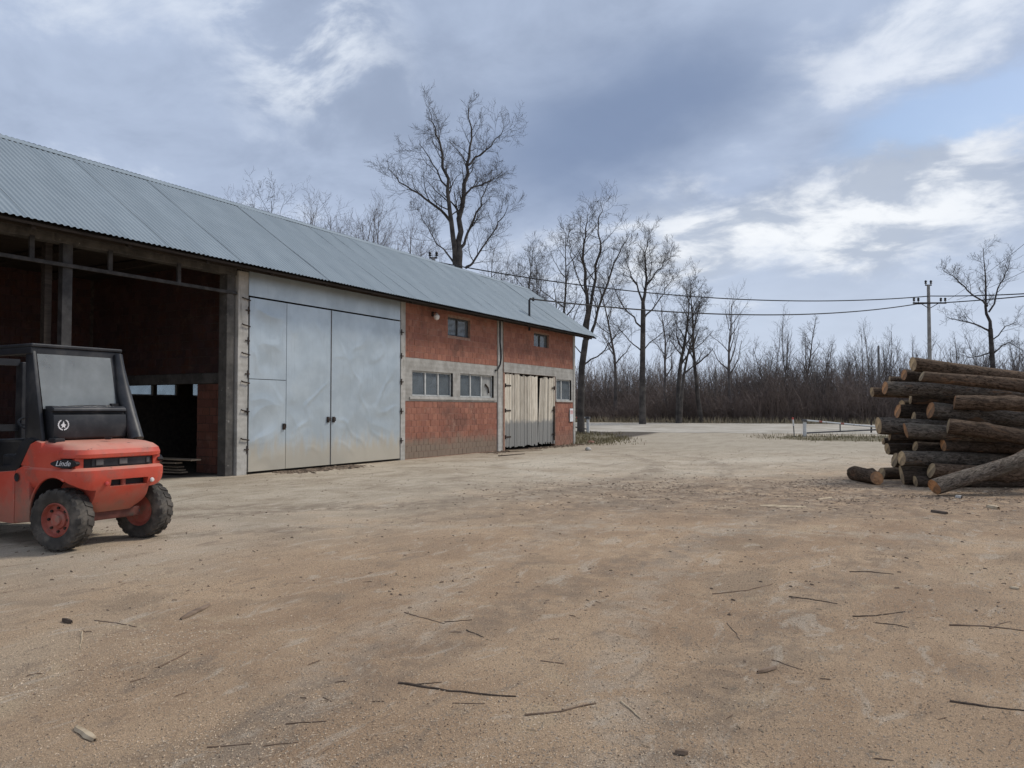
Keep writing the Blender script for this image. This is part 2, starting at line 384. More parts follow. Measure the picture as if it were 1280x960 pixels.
def mat_cut(name, c1, c2):
    m, t, b = mat_new(name); p = coords(t); oi = t.new('ShaderNodeObjectInfo').outputs['Random']
    x, y, z = t.xyz(p)
    w = t.noise(p, 9, 4, .6)
    r = t.math('ADD', t.math('SQRT', t.math('ADD', t.math('MULTIPLY', y, y), t.math('MULTIPLY', z, z))), t.math('MULTIPLY', w, .035))
    ring = t.math('ADD', t.math('MULTIPLY', t.math('SINE', t.math('MULTIPLY', r, 520.0)), .5), .5)
    c = t.mix(t.math('MULTIPLY', ring, .4), c1, c2)
    c = t.mix(t.ss(t.noise(p, 9, 6, .65), .42, .66, 0, .75), c, tuple(v*.42 for v in c2))
    c = t.mix(t.ss(t.noise(p, 3.5, 4, .6), .45, .62, 0, .6), c, (.22, .165, .115))
    c = t.mix(t.ss(r, .075, .19, 0, .45), c, tuple(v*.55 for v in c2))
    k = t.math('ADD', .70, t.math('MULTIPLY', oi, .5)); c = t.mix(1.0, c, t.comb(k, k, k), 'MULTIPLY')
    t.put(b.inputs['Base Color'], c); b.inputs['Roughness'].default_value = .85
    t.put(b.inputs['Normal'], t.bump(t.noise(t.scale(p, (1, 1, 6)), 30, 4, .6), .4, .01)); return m

def mat_glass(name, tint=(.85, .9, .92), rough=.03, dust=(.30, .32, .33), dust_sheenf=.12):
    m, t, b = mat_new(name); t.n.remove(b)
    fr = t.new('ShaderNodeFresnel'); fr.inputs[0].default_value = 1.5
    tr = t.new('ShaderNodeBsdfTransparent'); tr.inputs[0].default_value = (*tint, 1)
    gl = t.new('ShaderNodeBsdfGlossy'); gl.inputs['Roughness'].default_value = rough
    p = coords(t, True)
    t.put(gl.inputs['Normal'], t.bump(t.noise(p, 2.5, 3, .5), .05, .02))
    mx = t.new('ShaderNodeMixShader'); t.put(mx.inputs[0], t.math('MULTIPLY', fr.outputs[0], 1.7, clamp=True)); t.l.new(tr.outputs[0], mx.inputs[1]); t.l.new(gl.outputs[0], mx.inputs[2])
    df = t.new('ShaderNodeBsdfDiffuse'); df.inputs[0].default_value = (*dust, 1)  # pale film: dust plus the sky's reflection painted onto the glass
    m2 = t.new('ShaderNodeMixShader'); t.put(m2.inputs[0], t.math('ADD', dust_sheenf*.5, t.math('MULTIPLY', t.noise(p, 3, 6, .6), dust_sheenf)))
    t.l.new(mx.outputs[0], m2.inputs[1]); t.l.new(df.outputs[0], m2.inputs[2])
    t.l.new(m2.outputs[0], t.n['Material Output'].inputs[0]); return m

def mat_flat(name, c, rough=.5, metal=0.0, spec=.4):
    return simple(name, tuple(v*.85 for v in c), tuple(min(1, v*1.12) for v in c), 6, rough, metal, .08, 40, .004, spec=spec)

M = {}
M['earth'] = mat_ground()
M['road'] = simple('road_gravel', (.40, .355, .285), (.52, .475, .40), .7, .95, bump=.4, bscale=30, dist=.03, world=True, dirt=(.34, .29, .225), dscale=.3, dlo=.5, dhi=.75)
M['brick'] = mat_brick('clay_block', world_splash=True)
M['brick_mid'] = mat_brick('clay_block_half_lit', (.20, .085, .060), (.13, .055, .042), dimming=.45)  # half-lit brick copy: daylight near the opening is put into its colour
M['brick_in'] = mat_brick('clay_block_shaded', (.072, .038, .036), (.045, .027, .027), dimming=.76)  # darkened brick copy: the bay's shade sits in its colour
M['mortar'] = simple('mortar', (.28, .165, .120), (.39, .255, .19), 9, .95, bump=.4, world=True)
M['mortar_dark'] = simple('shaded_mortar', (.040, .032, .028), (.075, .060, .050), 9, .95, bump=.4, world=True)  # mortar darkened to paint in the dim interior
M['concrete'] = mat_concrete('cast_concrete')
M['concrete_dark'] = mat_concrete('dark_concrete', (.062, .058, .054), (.115, .108, .098))  # darker grey copy of the concrete
M['concrete_pale'] = mat_concrete('pale_concrete', (.36, .345, .31), (.50, .48, .44))
M['roof'] = mat_sheet('zinc_roof', (.245, .290, .318), (.268, .314, .342), metal=.20, rough=.55, rnd=.06)
M['gate'] = mat_sheet('galvanised_sheet', (.44, .50, .53), (.53, .595, .625), metal=.42, rough=.27, stain=(.46, .41, .32), rnd=.05)
M['darkwood'] = mat_wood('old_dark_timber', (.028, .022, .018), (.055, .043, .034), grain=(1, .08, 1))
M['board'] = mat_wood('pale_door_board', (.47, .41, .325), (.72, .66, .55), rnd=.6, grey=(.235, .235, .225))
M['plank'] = mat_wood('sawn_plank', (.26, .20, .14), (.40, .32, .23), grain=(.08, 1, 1))
M['steel'] = simple('dull_steel', (.10, .097, .095), (.17, .165, .16), 5, .6, .35, bump=.1, rnd=.1)
M['oldsteel'] = simple('grimy_steel', (.038, .036, .036), (.075, .072, .070), 5, .7, .2, bump=.1)
M['darkmetal'] = simple('rusty_iron', (.030, .026, .024), (.075, .048, .034), 12, .75, .3, bump=.2)
M['white_paint'] = simple('white_paint', (.62, .61, .57), (.78, .77, .73), 5, .55, bump=.08, dirt=(.36, .31, .25), dscale=5)
M['frame_white'] = simple('window_frame_paint', (.50, .50, .47), (.64, .64, .60), 6, .6, bump=.08)
M['frame_dark'] = simple('window_frame_dark', (.05, .05, .05), (.09, .09, .09), 6, .6)
M['glass'] = mat_glass('window_glass', (.8, .86, .88), .03, (.34, .39, .42), .34)
M['cabglass'] = mat_glass('cab_glass', (.75, .79, .78), .02, (.50, .54, .54), .40)
M['curtain'] = simple('curtain', (.42, .42, .40), (.58, .58, .55), 5, .9)
M['ply'] = simple('stained_plywood', (.25, .25, .235), (.38, .375, .35), 4, .9)
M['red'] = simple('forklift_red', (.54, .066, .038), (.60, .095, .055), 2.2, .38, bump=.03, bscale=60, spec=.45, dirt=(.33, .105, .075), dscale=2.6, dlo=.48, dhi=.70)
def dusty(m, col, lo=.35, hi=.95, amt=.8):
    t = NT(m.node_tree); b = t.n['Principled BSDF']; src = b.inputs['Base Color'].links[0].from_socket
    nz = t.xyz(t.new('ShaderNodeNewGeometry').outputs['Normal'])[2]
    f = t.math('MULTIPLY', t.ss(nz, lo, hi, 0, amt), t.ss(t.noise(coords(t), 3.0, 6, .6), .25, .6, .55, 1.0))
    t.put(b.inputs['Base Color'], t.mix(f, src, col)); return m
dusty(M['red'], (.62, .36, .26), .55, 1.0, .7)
def grime(m):
    t = NT(m.node_tree); b = t.n['Principled BSDF']; src = b.inputs['Base Color'].links[0].from_socket; p = coords(t)
    wz = t.xyz(coords(t, True))[2]
    c = t.mix(t.ss(t.noise(p, 8.5, 7, .68), .60, .72, 0, .6), src, (.13, .050, .038))                 # grease and scuffs
    c = t.mix(t.ss(t.noise(t.scale(p, (1, 1, .25)), 7.0, 6, .65), .60, .74, 0, .45), c, (.20, .075, .055))   # runs
    zz = t.math('ADD', wz, t.math('MULTIPLY', t.math('SUBTRACT', t.noise(p, 4, 6, .65), .5), .7))
    c = t.mix(t.ss(zz, .80, .35, 0, .55), c, (.30, .215, .155))                                       # road mud
    c = t.mix(t.ss(t.noise(p, 26, 5, .7), .66, .72, 0, .7), c, (.55, .40, .33))                       # chips in the paint
    t.put(b.inputs['Base Color'], c); t.put(b.inputs['Roughness'], t.math('ADD', .34, t.math('MULTIPLY', t.noise(p, 5, 6, .65), .35)))
grime(M['red'])
M['red_rim'] = simple('rim_red', (.34, .085, .06), (.42, .14, .105), 6, .65, dirt=(.24, .17, .13), dscale=5)
M['axle'] = simple('greasy_red_iron', (.10, .035, .026), (.17, .060, .045), 8, .7, dirt=(.06, .045, .036), dscale=5)
M['black'] = simple('black_paint', (.016, .017, .020), (.034, .036, .040), 3, .42, bump=.04, spec=.4, dirt=(.075, .070, .065), dscale=3, dlo=.5, dhi=.8)
M['blackpl'] = simple('black_plastic', (.012, .012, .014), (.022, .022, .024), 4, .6)
M['tyre'] = simple('tyre_rubber', (.052, .048, .043), (.115, .103, .090), 5, .92, bump=.3, bscale=40, spec=.15, dirt=(.19, .165, .135), dscale=2.5, dlo=.5, dhi=.72)
M['lens'] = simple('lamp_lens', (.72, .70, .66), (.86, .84, .80), 5, .2, bump=0, spec=.6)
M['lens_red'] = simple('lamp_lens_red', (.50, .05, .04), (.62, .10, .08), 5, .25, bump=0, spec=.6)
M['white'] = mat_flat('white_print', (.74, .75, .76), .5)
M['pole'] = simple('pole_concrete', (.22, .21, .195), (.32, .31, .29), 5, .9, bump=.2)
M['insul'] = mat_flat('insulator', (.022, .020, .022), .35)
M['wire'] = mat_flat('cable_black', (.016, .016, .018), .6)
M['bark1'] = mat_bark('bark_dark', (.030, .022, .016), (.165, .122, .090), (.088, .070, .054))
M['bark2'] = mat_bark('bark_brown', (.036, .024, .016), (.220, .150, .100), (.108, .074, .050))
M['bark3'] = mat_bark('bark_grey', (.040, .032, .025), (.280, .228, .178), (.125, .112, .086))
M['cut_o'] = mat_cut('cut_wood_orange', (.68, .36, .165), (.52, .235, .095))
M['cut_p'] = mat_cut('cut_wood_pale', (.62, .47, .275), (.47, .325, .175))
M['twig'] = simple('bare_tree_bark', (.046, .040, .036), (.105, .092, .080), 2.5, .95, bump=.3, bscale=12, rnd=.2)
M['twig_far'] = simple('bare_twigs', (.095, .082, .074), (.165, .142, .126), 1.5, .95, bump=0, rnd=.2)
M['wood_far'] = simple('far_wood_stems', (.13, .112, .104), (.235, .205, .188), .35, .95, bump=0, world=True, lo=.3, hi=.7)  # stem tones lightened to carry the distance haze
M['brush'] = simple('thicket_stems', (.090, .070, .061), (.205, .158, .134), .35, .95, bump=0, world=True, lo=.3, hi=.7)
M['grass'] = simple('grass_blades', (.135, .118, .055), (.25, .205, .115), .8, .9, bump=0, world=True)
M['grassg'] = simple('turf_soil', (.135, .115, .066), (.235, .195, .125), 1.4, .95, bump=.4, bscale=18, dist=.05, world=True)
M['drygrass'] = simple('dry_grass', (.24, .195, .125), (.36, .30, .205), .8, .95, bump=0, world=True)
M['chip'] = simple('wood_chips', (.44, .325, .22), (.68, .55, .40), .9, .9, bump=0, world=True, lo=.3, hi=.7)
M['barkbits'] = simple('bark_bits', (.12, .086, .060), (.27, .20, .14), 2.5, .95, bump=0, world=True)
M['stick_d'] = simple('dark_stick', (.050, .036, .026), (.12, .088, .064), 9, .9, bump=.4)
M['stick_p'] = simple('pale_stick', (.36, .265, .165), (.54, .43, .29), 9, .85, bump=.3)
M['stick_m'] = simple('brown_stick', (.14, .094, .062), (.25, .18, .125), 9, .9, bump=.3)
M['cloth'] = simple('seat_cloth', (.30, .30, .27), (.46, .46, .42), 7, .95)
M['room_dark'] = simple('painted_room_dark', (.05, .045, .04), (.09, .08, .07), 2, .95)
M['orange_scar'] = simple('fresh_scar', (.50, .20, .09), (.62, .28, .13), 8, .9)

# ================================================================== SETTING
def axis_vals(lo, hi, fine_lo, fine_hi, st, grow):
    vals = []; v = fine_lo
    while v < fine_hi: vals.append(v); v += st
    s = st
    while v < hi: vals.append(v); s *= grow; v += s
    vals.append(hi)
    v = fine_lo; s = st; left = []
    while True:
        s *= grow; v -= s
        if v <= lo: break
        left.append(v)
    return [lo] + left[::-1] + vals
def build_ground():
    A = axis_vals(-900, 900, -9.0, 12.0, .11, 1.06); D = axis_vals(-300, 1500, 1.5, 17.0, .10, 1.045)
    mb = MB()
    for d in D:
        for a in A:
            p = RGT*a + FWD*d; mb.v.append((p.x, p.y, ground_h(p.x, p.y)))
    n = len(A)
    for j in range(len(D)-1):
        for i in range(n-1):
            k = j*n+i; mb.f.append((k, k+1, k+n+1, k+n))
    mb.m = [0]*len(mb.f)
    o = mb.build('ground', M['earth'], smooth=True, fix=False, angle=80); tag(o, kind='structure')
build_ground()

def far_edge(a): return 62 - .28*(a-8)
def near_edge(a): return 48.5 - .20*(a-8)
def strip(name, mat, a0, a1, fn0, fn1, step, rows, lift, kind='structure', ragged=.0, seed=1):
    mb = MB(); n = int((a1-a0)/step)+1
    for i in range(n):
        a = a0+i*step
        for j in range(rows+1):
            e = noise.noise(Vector((a*.25, j*3.1, seed)))*ragged + noise.noise(Vector((a*.9, j*3.1, seed+4)))*ragged*.5 if j in (0, rows) else 0
            d = fn0(a) + (fn1(a)-fn0(a))*j/rows + e
            p = W(a, d); mb.v.append((p.x, p.y, ground_h(p.x, p.y)+lift))
    for i in range(n-1):
        for j in range(rows):
            k = i*(rows+1)+j; mb.f.append((k, k+rows+1, k+rows+2, k+1)); mb.m.append(0)
    o = mb.build(name, mat, smooth=True, fix=False, angle=80); tag(o, kind=kind); return o
strip('road', M['road'], -70, 90, near_edge, far_edge, .8, 26, .012, ragged=1.0)
strip('verge', M['drygrass'], -70, 90, lambda a: far_edge(a)+.2, lambda a: far_edge(a)+40, 1.6, 10, .018, ragged=.5, seed=3)

def blades(name, mat, pts, hmin, hmax, w, label, cat='grass'):
    mb = MB(); rnd = random.Random(len(pts))
    for p in pts:
        h = rnd.uniform(hmin, hmax); t = rnd.uniform(0, 6.28); l = rnd.uniform(.1, .6)*h; u = rnd.uniform(0, 6.28)
        dx, dy = math.cos(t)*w, math.sin(t)*w
        mb.add([(p[0]-dx, p[1]-dy, p[2]-.01), (p[0]+dx, p[1]+dy, p[2]-.01), (p[0]+math.cos(u)*l, p[1]+math.sin(u)*l, p[2]+h)], [(0, 1, 2)])
    o = mb.build(name, mat, fix=False); tag(o, label, cat, kind='stuff'); return o
def patch(name, outline, lift=.03):
    """irregular turf patch from an outline in (right, ahead) metres"""
    n = len(outline); pts = []
    for i in range(n):
        a, b = Vector(outline[i]), Vector(outline[(i+1) % n])
        for k in range(8):
            q = a.lerp(b, k/8); pts.append(q + Vector((noise.noise(Vector((q.x*.8, q.y*.8, 2)))*.5, noise.noise(Vector((q.x*.8, q.y*.8, 8)))*.7)))
    c = sum(pts, Vector((0, 0)))/len(pts); mb = MB(); rings = 6
    for r in range(rings+1):
        for q in pts:
            s = c.lerp(q, 1-r/rings*.98); p = W(s.x, s.y)
            z = ground_h(p.x, p.y) + (-.02 if r == 0 else lift*(1-.75**r)*2)
            mb.v.append((p.x, p.y, z))
    m = len(pts)
    for r in range(rings):
        for i in range(m):
            j = (i+1) % m; mb.f.append((r*m+i, r*m+j, (r+1)*m+j, (r+1)*m+i)); mb.m.append(0)
    o = mb.build(name, M['grassg'], smooth=True, angle=80); tag(o, kind='structure')
    rnd = random.Random(3); out = []
    import itertools
    amin, amax = min(q.x for q in pts), max(q.x for q in pts); dmin, dmax = min(q.y for q in pts), max(q.y for q in pts)
    def inside(x, y):
        r = False
        for i in range(m):
            a, b = pts[i], pts[i-1]
            if (a.y > y) != (b.y > y) and x < (b.x-a.x)*(y-a.y)/(b.y-a.y)+a.x: r = not r
        return r
    want = int(min(9000, (amax-amin)*(dmax-dmin)*150))
    for _ in range(want):
        a, d = rnd.uniform(amin, amax), rnd.uniform(dmin, dmax)
        if (inside(a, d) or inside(a+rnd.gauss(0, .7), d+rnd.gauss(0, .9))) and noise.noise(Vector((a*.7, d*.7, 0))) > -.25:
            p = W(a, d); out.append((p.x, p.y, ground_h(p.x, p.y)+lift))
    return out
g1 = patch('turf_by_barn', [(2.2, 36), (4.0, 33.5), (5.2, 37), (6.4, 42), (6.6, 46.5), (3.0, 47.5), (-4, 47.5), (-8, 45), (-6, 40)])
blades('grass', M['grass'], g1, .06, .22, .018, 'low olive grass growing beyond the corner of the barn')
g2 = patch('turf_by_barrier', [(13.2, 41.5), (15.5, 39), (19, 37.5), (26, 35), (40, 33), (44, 40), (30, 43), (20, 45), (14.6, 45)])
blades('grass', M['grass'], g2, .06, .22, .018, 'low olive grass under the swing barrier beside the logs')
dr = random.Random(12); dv = []
for _ in range(9000):
    a = dr.uniform(-25, 60); d = far_edge(a)+dr.uniform(-.3, 3.0); p = W(a, d); dv.append((p.x, p.y, ground_h(p.x, p.y)))
blades('dry_grass', M['drygrass'], dv, .2, .65, .03, 'dry straw coloured grass along the far road edge')

# ------------------------------------------------------------------ bare trees
class Tree:
    def __init__(s, seed, mat): s.r = random.Random(seed); s.big = MB(); s.fine = MB(); s.mat = mat; s.count = 0
    def branch(s, pts, r0, r1, level, maxlev, dens=1.0, child_len=None, start=.25):
        """tapered limb along pts, then side shoots"""
        n = len(pts); rad = [r0+(r1-r0)*(i/(n-1))**.85 for i in range(n)]
        sides = 9 if r0 > .15 else 6 if r0 > .06 else 4 if r0 > .025 else 3
        (s.big if level == 0 else s.fine).tube(pts, rad, sides, caps=False)
        if level >= maxlev: return
        L = sum((pts[i+1]-pts[i]).length for i in range(n-1))
        cl = child_len or L*.5
        k = max(3, int(dens*L/(cl*(.20 if level < 2 else .30))))
        k = min(k, 18)
        for c in range(k):
            t = start+(1-start)*(c+s.r.uniform(.1, .9))/k
            f = t*(n-1); i = min(int(f), n-2); p = pts[i].lerp(pts[i+1], f-i); d = (pts[i+1]-pts[i]).normalized()
            rr = rad[i]+(rad[i+1]-rad[i])*(f-i)
            o = d.orthogonal().normalized(); o.rotate(Matrix.Rotation(s.r.uniform(0, 6.283), 3, d))
            ang = R(s.r.uniform(28, 64)); nd = (d*math.cos(ang)+o*math.sin(ang)).normalized()
            l = cl*s.r.uniform(.55, 1.15)*(1.1-.45*t)
            s.shoot(p, nd, l, rr*s.r.uniform(.32, .52), level+1, maxlev, dens)
    def shoot(s, p, d, L, r, level, maxlev, dens=1.0, up=.22):
        n = 6 if level < 3 else 4; pts = [p.copy()]; q = p.copy(); d = d.copy()
        for i in range(n):
            d = (d + Vector((s.r.gauss(0, .17), s.r.gauss(0, .17), s.r.gauss(0, .13)+up*(.5 if level < 3 else .3)))).normalized()
            q = q+d*(L/n); pts.append(q.copy())
        r = max(r, .0070); s.branch(pts, r, max(.0045, r*.28), level, maxlev, dens, L*.66, .15)
    def poly(s, pixels, depth, r0, r1, maxlev, dens=1.0, drift=.0, child_len=None, start=.25):
        """main limb given where the photograph shows it, drifting in depth"""
        pts = []; n = len(pixels)
        for i in range(n-1):
            for k in range(3):
                t = k/3; a, b = pixels[i], pixels[i+1]; f = (i+t)/(n-1)
                q = at(a[0]+(b[0]-a[0])*t, a[1]+(b[1]-a[1])*t, depth+drift*f)
                q += Vector((s.r.gauss(0, .07), s.r.gauss(0, .07), 0))*(1 if (i or k) else 0); pts.append(q)
        pts.append(at(*pixels[-1], depth+drift))
        s.branch(pts, r0, r1, 0 if start > .5 else 1, maxlev, dens, child_len, start); return pts
    def generic(s, base, H, r, spread, maxlev, dens=1.0, first=.35, stems=1, lean=(0, 0), elev=(18, 50)):
        for st in range(stems):
            q = Vector(base); off = Vector((s.r.uniform(-.3, .3), s.r.uniform(-.3, .3), 0))*(st > 0); q += off
            pts = [q.copy()]; d = Vector((lean[0]+s.r.uniform(-.06, .06)+off.x*.4, lean[1]+s.r.uniform(-.06, .06)+off.y*.4, 1)).normalized()
            hh = H*(1 if st == 0 else s.r.uniform(.7, .95)); n = 11
            for i in range(n):
                d = (d+Vector((s.r.gauss(0, .06), s.r.gauss(0, .06), .07))).normalized(); q = q+d*hh/n*.93; pts.append(q.copy())
            rr = r*(1 if st == 0 else .7)
            s.branch(pts, rr, .02, 0, 0)
            k = int(15*dens)
            for c in range(k):
                t = first+(1-first)*(c+s.r.uniform(0, .9))/k; f = t*n; i = min(int(f), n-1); p = pts[i].lerp(pts[i+1], f-i)
                th = c*2.4+s.r.uniform(-.5, .5); el = R(s.r.uniform(*elev))+t*.35
                nd = Vector((math.cos(th)*math.cos(el), math.sin(th)*math.cos(el), math.sin(el)))
                l = spread*(1.05-.55*(t-first)/(1-first))*s.r.uniform(.7, 1.15)
                s.shoot(p, nd, l, rr*(1-t*.8)*.55, 1, maxlev, dens)
    def finish(s, name, base, label, group):
        root = empty(name, base); tag(root, label, 'tree', group)
        for mb, nm in ((s.big, 'trunk'), (s.fine, 'crown')):
            if not mb.v: continue
            mb.v = [(v[0]-base[0], v[1]-base[1], v[2]-base[2]) for v in mb.v]
            mb.build(nm, s.mat, root, smooth=True, fix=False, angle=75)
        return root
def gz(a, d):
    p = W(a, d); p.z = ground_h(p.x, p.y)-.1; return p
def base_under(px, depth): return gz((px-640)/FPX*depth, depth)

TG = 'bare trees behind the yard'
# the tall oak behind the barn
t = Tree(11, M['twig']); D0 = 50; b = base_under(573, D0)
def trunk(t, b, pix, depth, r0, r1):
    pts = [b, b.lerp(at(*pix[0], depth), .5)] + [at(*p, depth) for p in pix]
    n = len(pts); t.big.tube(pts, [r0+(r1-r0)*i/(n-1) for i in range(n)], 10, caps=False)
trunk(t, b, [(573, 400), (573, 331)], D0, .36, .27)
for pix, r0, r1, dr_, de in (
    ([(573, 331), (575, 287), (578, 237), (586, 200), (590, 165), (587, 122)], .33, .03, 1.0, 1.3),
    ([(569, 331), (564, 275), (559, 234), (550, 187), (545, 160), (537, 134)], .26, .03, -1.2, 1.3),
    ([(565, 278), (550, 259), (519, 237), (494, 222), (478, 203)], .16, .02, -1.0, 1.2),
    ([(575, 310), (586, 290), (598, 262), (608, 235), (618, 215)], .15, .02, 2.0, 1.2),
    ([(578, 240), (592, 230), (606, 225), (620, 218), (632, 209)], .10, .02, .8, 1.2),
    ([(586, 200), (598, 190), (612, 180), (626, 165), (634, 150)], .11, .02, 1.2, 1.2),
    ([(583, 335), (592, 330), (612, 300), (628, 275), (640, 253)], .13, .02, 1.0, 1.2),
    ([(559, 234), (548, 215), (532, 190), (520, 172)], .10, .02, -1.5, 1.1),
    ([(568, 330), (552, 310), (535, 290), (522, 262)], .10, .02, 2.0, 1.1)):
    cxp, cyp = 573, 331
    pix = [(cxp+(x_-cxp)*.93, cyp+(y_-cyp)*.95) for x_, y_ in pix]
    t.poly(pix, D0, r0*.74, r1*.8, 4, de*1.15, dr_, child_len=2.3, start=.22)
t.finish('oak_tree', tuple(b), 'tallest bare tree, its wide crown standing high above the barn roof', TG)

t = Tree(21, M['twig']); D0 = 47; b = base_under(726, D0)
trunk(t, b, [(726, 511), (727, 461), (732, 425)], D0, .25, .19)
for pix, r0, r1, dr_, de in (
    ([(732, 425), (734, 371), (729, 324), (730, 295), (734, 268)], .20, .025, -.8, 1.0),
    ([(733, 420), (740, 365), (748, 314), (750, 280), (751, 256)], .17, .02, .8, 1.0),
    ([(734, 424), (743, 405), (759, 355), (774, 317), (787, 292)], .16, .02, .5, 1.1),
    ([(731, 455), (745, 446), (759, 433), (770, 418), (777, 405)], .08, .015, 1, 1.0),
    ([(728, 450), (716, 425), (710, 400), (706, 372)], .06, .015, 1, .8),
    ([(734, 371), (722, 345), (714, 318), (712, 295)], .07, .015, -1, 1.0)):
    t.poly(pix, D0, r0*.75, r1*.8, 4, de*1.1, dr_, child_len=2.1)
t.finish('bare_tree', tuple(b), 'bare forked tree growing just beyond the right end of the barn', TG)

t = Tree(31, M['twig']); D0 = 58; b = base_under(803, D0)
trunk(t, b, [(803, 470), (804, 386)], D0, .28, .18)
for pix, r0, r1, dr_, de in (
    ([(804, 386), (806, 361), (808, 325), (810, 297)], .22, .025, .5, 1.3),
    ([(804, 380), (795, 355), (787, 340), (779, 318)], .13, .02, -1, 1.3),
    ([(806, 361), (816, 345), (824, 335), (832, 322)], .12, .02, 1, 1.3),
    ([(804, 400), (820, 380), (834, 360), (842, 345)], .10, .02, 2, 1.2),
    ([(803, 410), (785, 390), (772, 370), (764, 352)], .10, .02, -2, 1.2),
    ([(803, 440), (786, 425), (775, 412), (766, 405)], .08, .02, 1, 1.1),
    ([(803, 440), (820, 422), (832, 412)], .08, .02, 1, 1.1)):
    t.poly(pix, D0, r0*.72, r1*.8, 4, de*1.15, dr_, child_len=2.3)
t.finish('bare_tree', tuple(b), 'round crowned bare tree with ivy dark trunk, right of the forked tree', TG)

t = Tree(41, M['twig']); D0 = 62; b = base_under(1242, D0)
trunk(t, b, [(1242, 490), (1241, 459), (1238, 411)], D0, .27, .17)
for pix, r0, r1, dr_, de in (
    ([(1238, 411), (1233, 383), (1231, 345), (1229, 310)], .20, .02, .5, .9),
    ([(1234, 383), (1212, 363), (1195, 348), (1179, 338)], .12, .02, -1, .9),
    ([(1236, 390), (1249, 360), (1256, 342), (1262, 326)], .11, .02, 1, .9),
    ([(1238, 414), (1218, 405), (1200, 401), (1184, 397)], .12, .02, -1, .9),
    ([(1241, 442), (1252, 432), (1262, 428), (1282, 440)], .11, .02, 1, .8),
    ([(1241, 440), (1225, 445), (1212, 447), (1196, 441)], .09, .02, -1, .8),
    ([(1240, 425), (1258, 408), (1272, 402)], .08, .02, 1, .8)):
    t.poly(pix, D0, r0*.72, r1*.8, 4, de*1.2, dr_, child_len=1.7)
t.finish('bare_tree', tuple(b), 'lone bare tree with crooked limbs rising behind the log pile', TG)

GEN = [  # px, top row, metres ahead, trunk radius, spread, stems, seed, label
 (848, 333, 60, .24, 3.2, 2, 1, 'slim bare tree left in the pair of tall trees by the round crowned one'),
 (876, 336, 61, .22, 2.6, 1, 2, 'slim bare tree right in the pair of tall trees by the round crowned one'),
 (912, 368, 64, .20, 3.6, 1, 3, 'bare spreading tree standing alone right of the slim pair'),
 (690, 268, 56, .20, 3.8, 2, 4, 'bare tree just above the low end of the roof ridge'),
 (652, 278, 60, .18, 4.2, 3, 5, 'bare bushy tree between the tallest tree and the roof end'),
 (512, 264, 64, .16, 5.2, 3, 6, 'low bare crown left under the tallest tree, above the ridge'),
 (459, 244, 64, .15, 4.8, 3, 7, 'bare crown over the ridge, second left of the tallest tree'),
 (427, 246, 66, .15, 5.0, 3, 8, 'faint low bare crown over the ridge, fourth from the left'),
 (396, 242, 64, .15, 4.6, 3, 9, 'bare crown over the ridge, second from the left'),
 (344, 230, 62, .16, 5.0, 3, 10, 'leftmost bare crown showing over the roof ridge'),
 (368, 244, 66, .15, 5.0, 3, 12, 'small bare crown in the gap right of the leftmost crown'),
 (770, 330, 66, .20, 3.0, 1, 13, 'thin bare tree between the forked tree and the round crowned tree'),
 (1005, 394, 66, .16, 2.0, 2, 14, 'upright pale bare tree rising out of the thicket in mid picture'),
 (1036, 428, 68, .13, 2.0, 1, 15, 'small round bare tree right of the upright pale one'),
 (962, 425, 67, .12, 2.0, 2, 16, 'low bare tree in the thicket left of the upright pale one'),
 (318, 240, 67, .14, 4.8, 3, 18, 'faint bare crown low over the ridge left of all the others'),
 (410, 250, 68, .14, 5.0, 3, 19, 'faint bare crown over the ridge between the two middle ones'),
 (443, 254, 68, .14, 5.0, 3, 20, 'faint bare crown over the ridge, third left of the tallest tree'),
 (485, 262, 67, .14, 5.2, 3, 21, 'faint bare crown over the ridge, nearest left of the tallest tree limbs'),
 (540, 285, 68, .14, 5.0, 3, 22, 'faint low crown behind the tallest tree and the hidden pole'),
 (625, 292, 68, .14, 5.0, 3, 23, 'faint low crown right behind the tallest tree'),
 (835, 372, 66, .18, 3.0, 1, 17, 'half hidden bare tree between round crowned tree and slim pair')]
for (px, top, dep, r, sp, stems, sd, lab) in GEN:
    b = base_under(px, dep); H = at(px, top, dep).z - b.z
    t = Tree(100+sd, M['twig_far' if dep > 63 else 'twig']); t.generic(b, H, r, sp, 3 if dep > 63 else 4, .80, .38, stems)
    t.finish('bare_tree', tuple(b), lab, TG)
# saplings that poke out of the thicket: a few shapes, placed again and again
protos = []
for k in range(5):
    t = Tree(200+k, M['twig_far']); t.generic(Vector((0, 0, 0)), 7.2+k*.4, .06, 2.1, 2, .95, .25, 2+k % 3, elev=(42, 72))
    protos.append(t.finish('sapling', (0, 0, 0), 'thin bare sapling sticking up out of the brown thicket', 'saplings in the thicket'))
sr = random.Random(5); sap_i = 0
MARKS = [(745, 'the right end of the barn'), (803, 'the round crowned ivy tree'), (876, 'the slim pair of trees'), (912, 'the lone spreading tree'), (1005, 'the upright pale tree'), (1036, 'the small round tree'), (1099, 'the distant armless pole'), (1163, 'the cross armed pole'), (1240, 'the crooked tree over the logs')]
ORD = ['nearest', 'second', 'third', 'fourth', 'fifth', 'sixth', 'seventh', 'eighth']; seen_m = {}
SPX = [760, 782, 820, 856, 893, 925, 940, 950, 972, 985, 994, 1014, 1025, 1046, 1056, 1066, 1075, 1084, 1092, 1108, 1120, 1134, 1148, 1172, 1190, 1204, 1218, 1232, 1256, 1268, 1277]
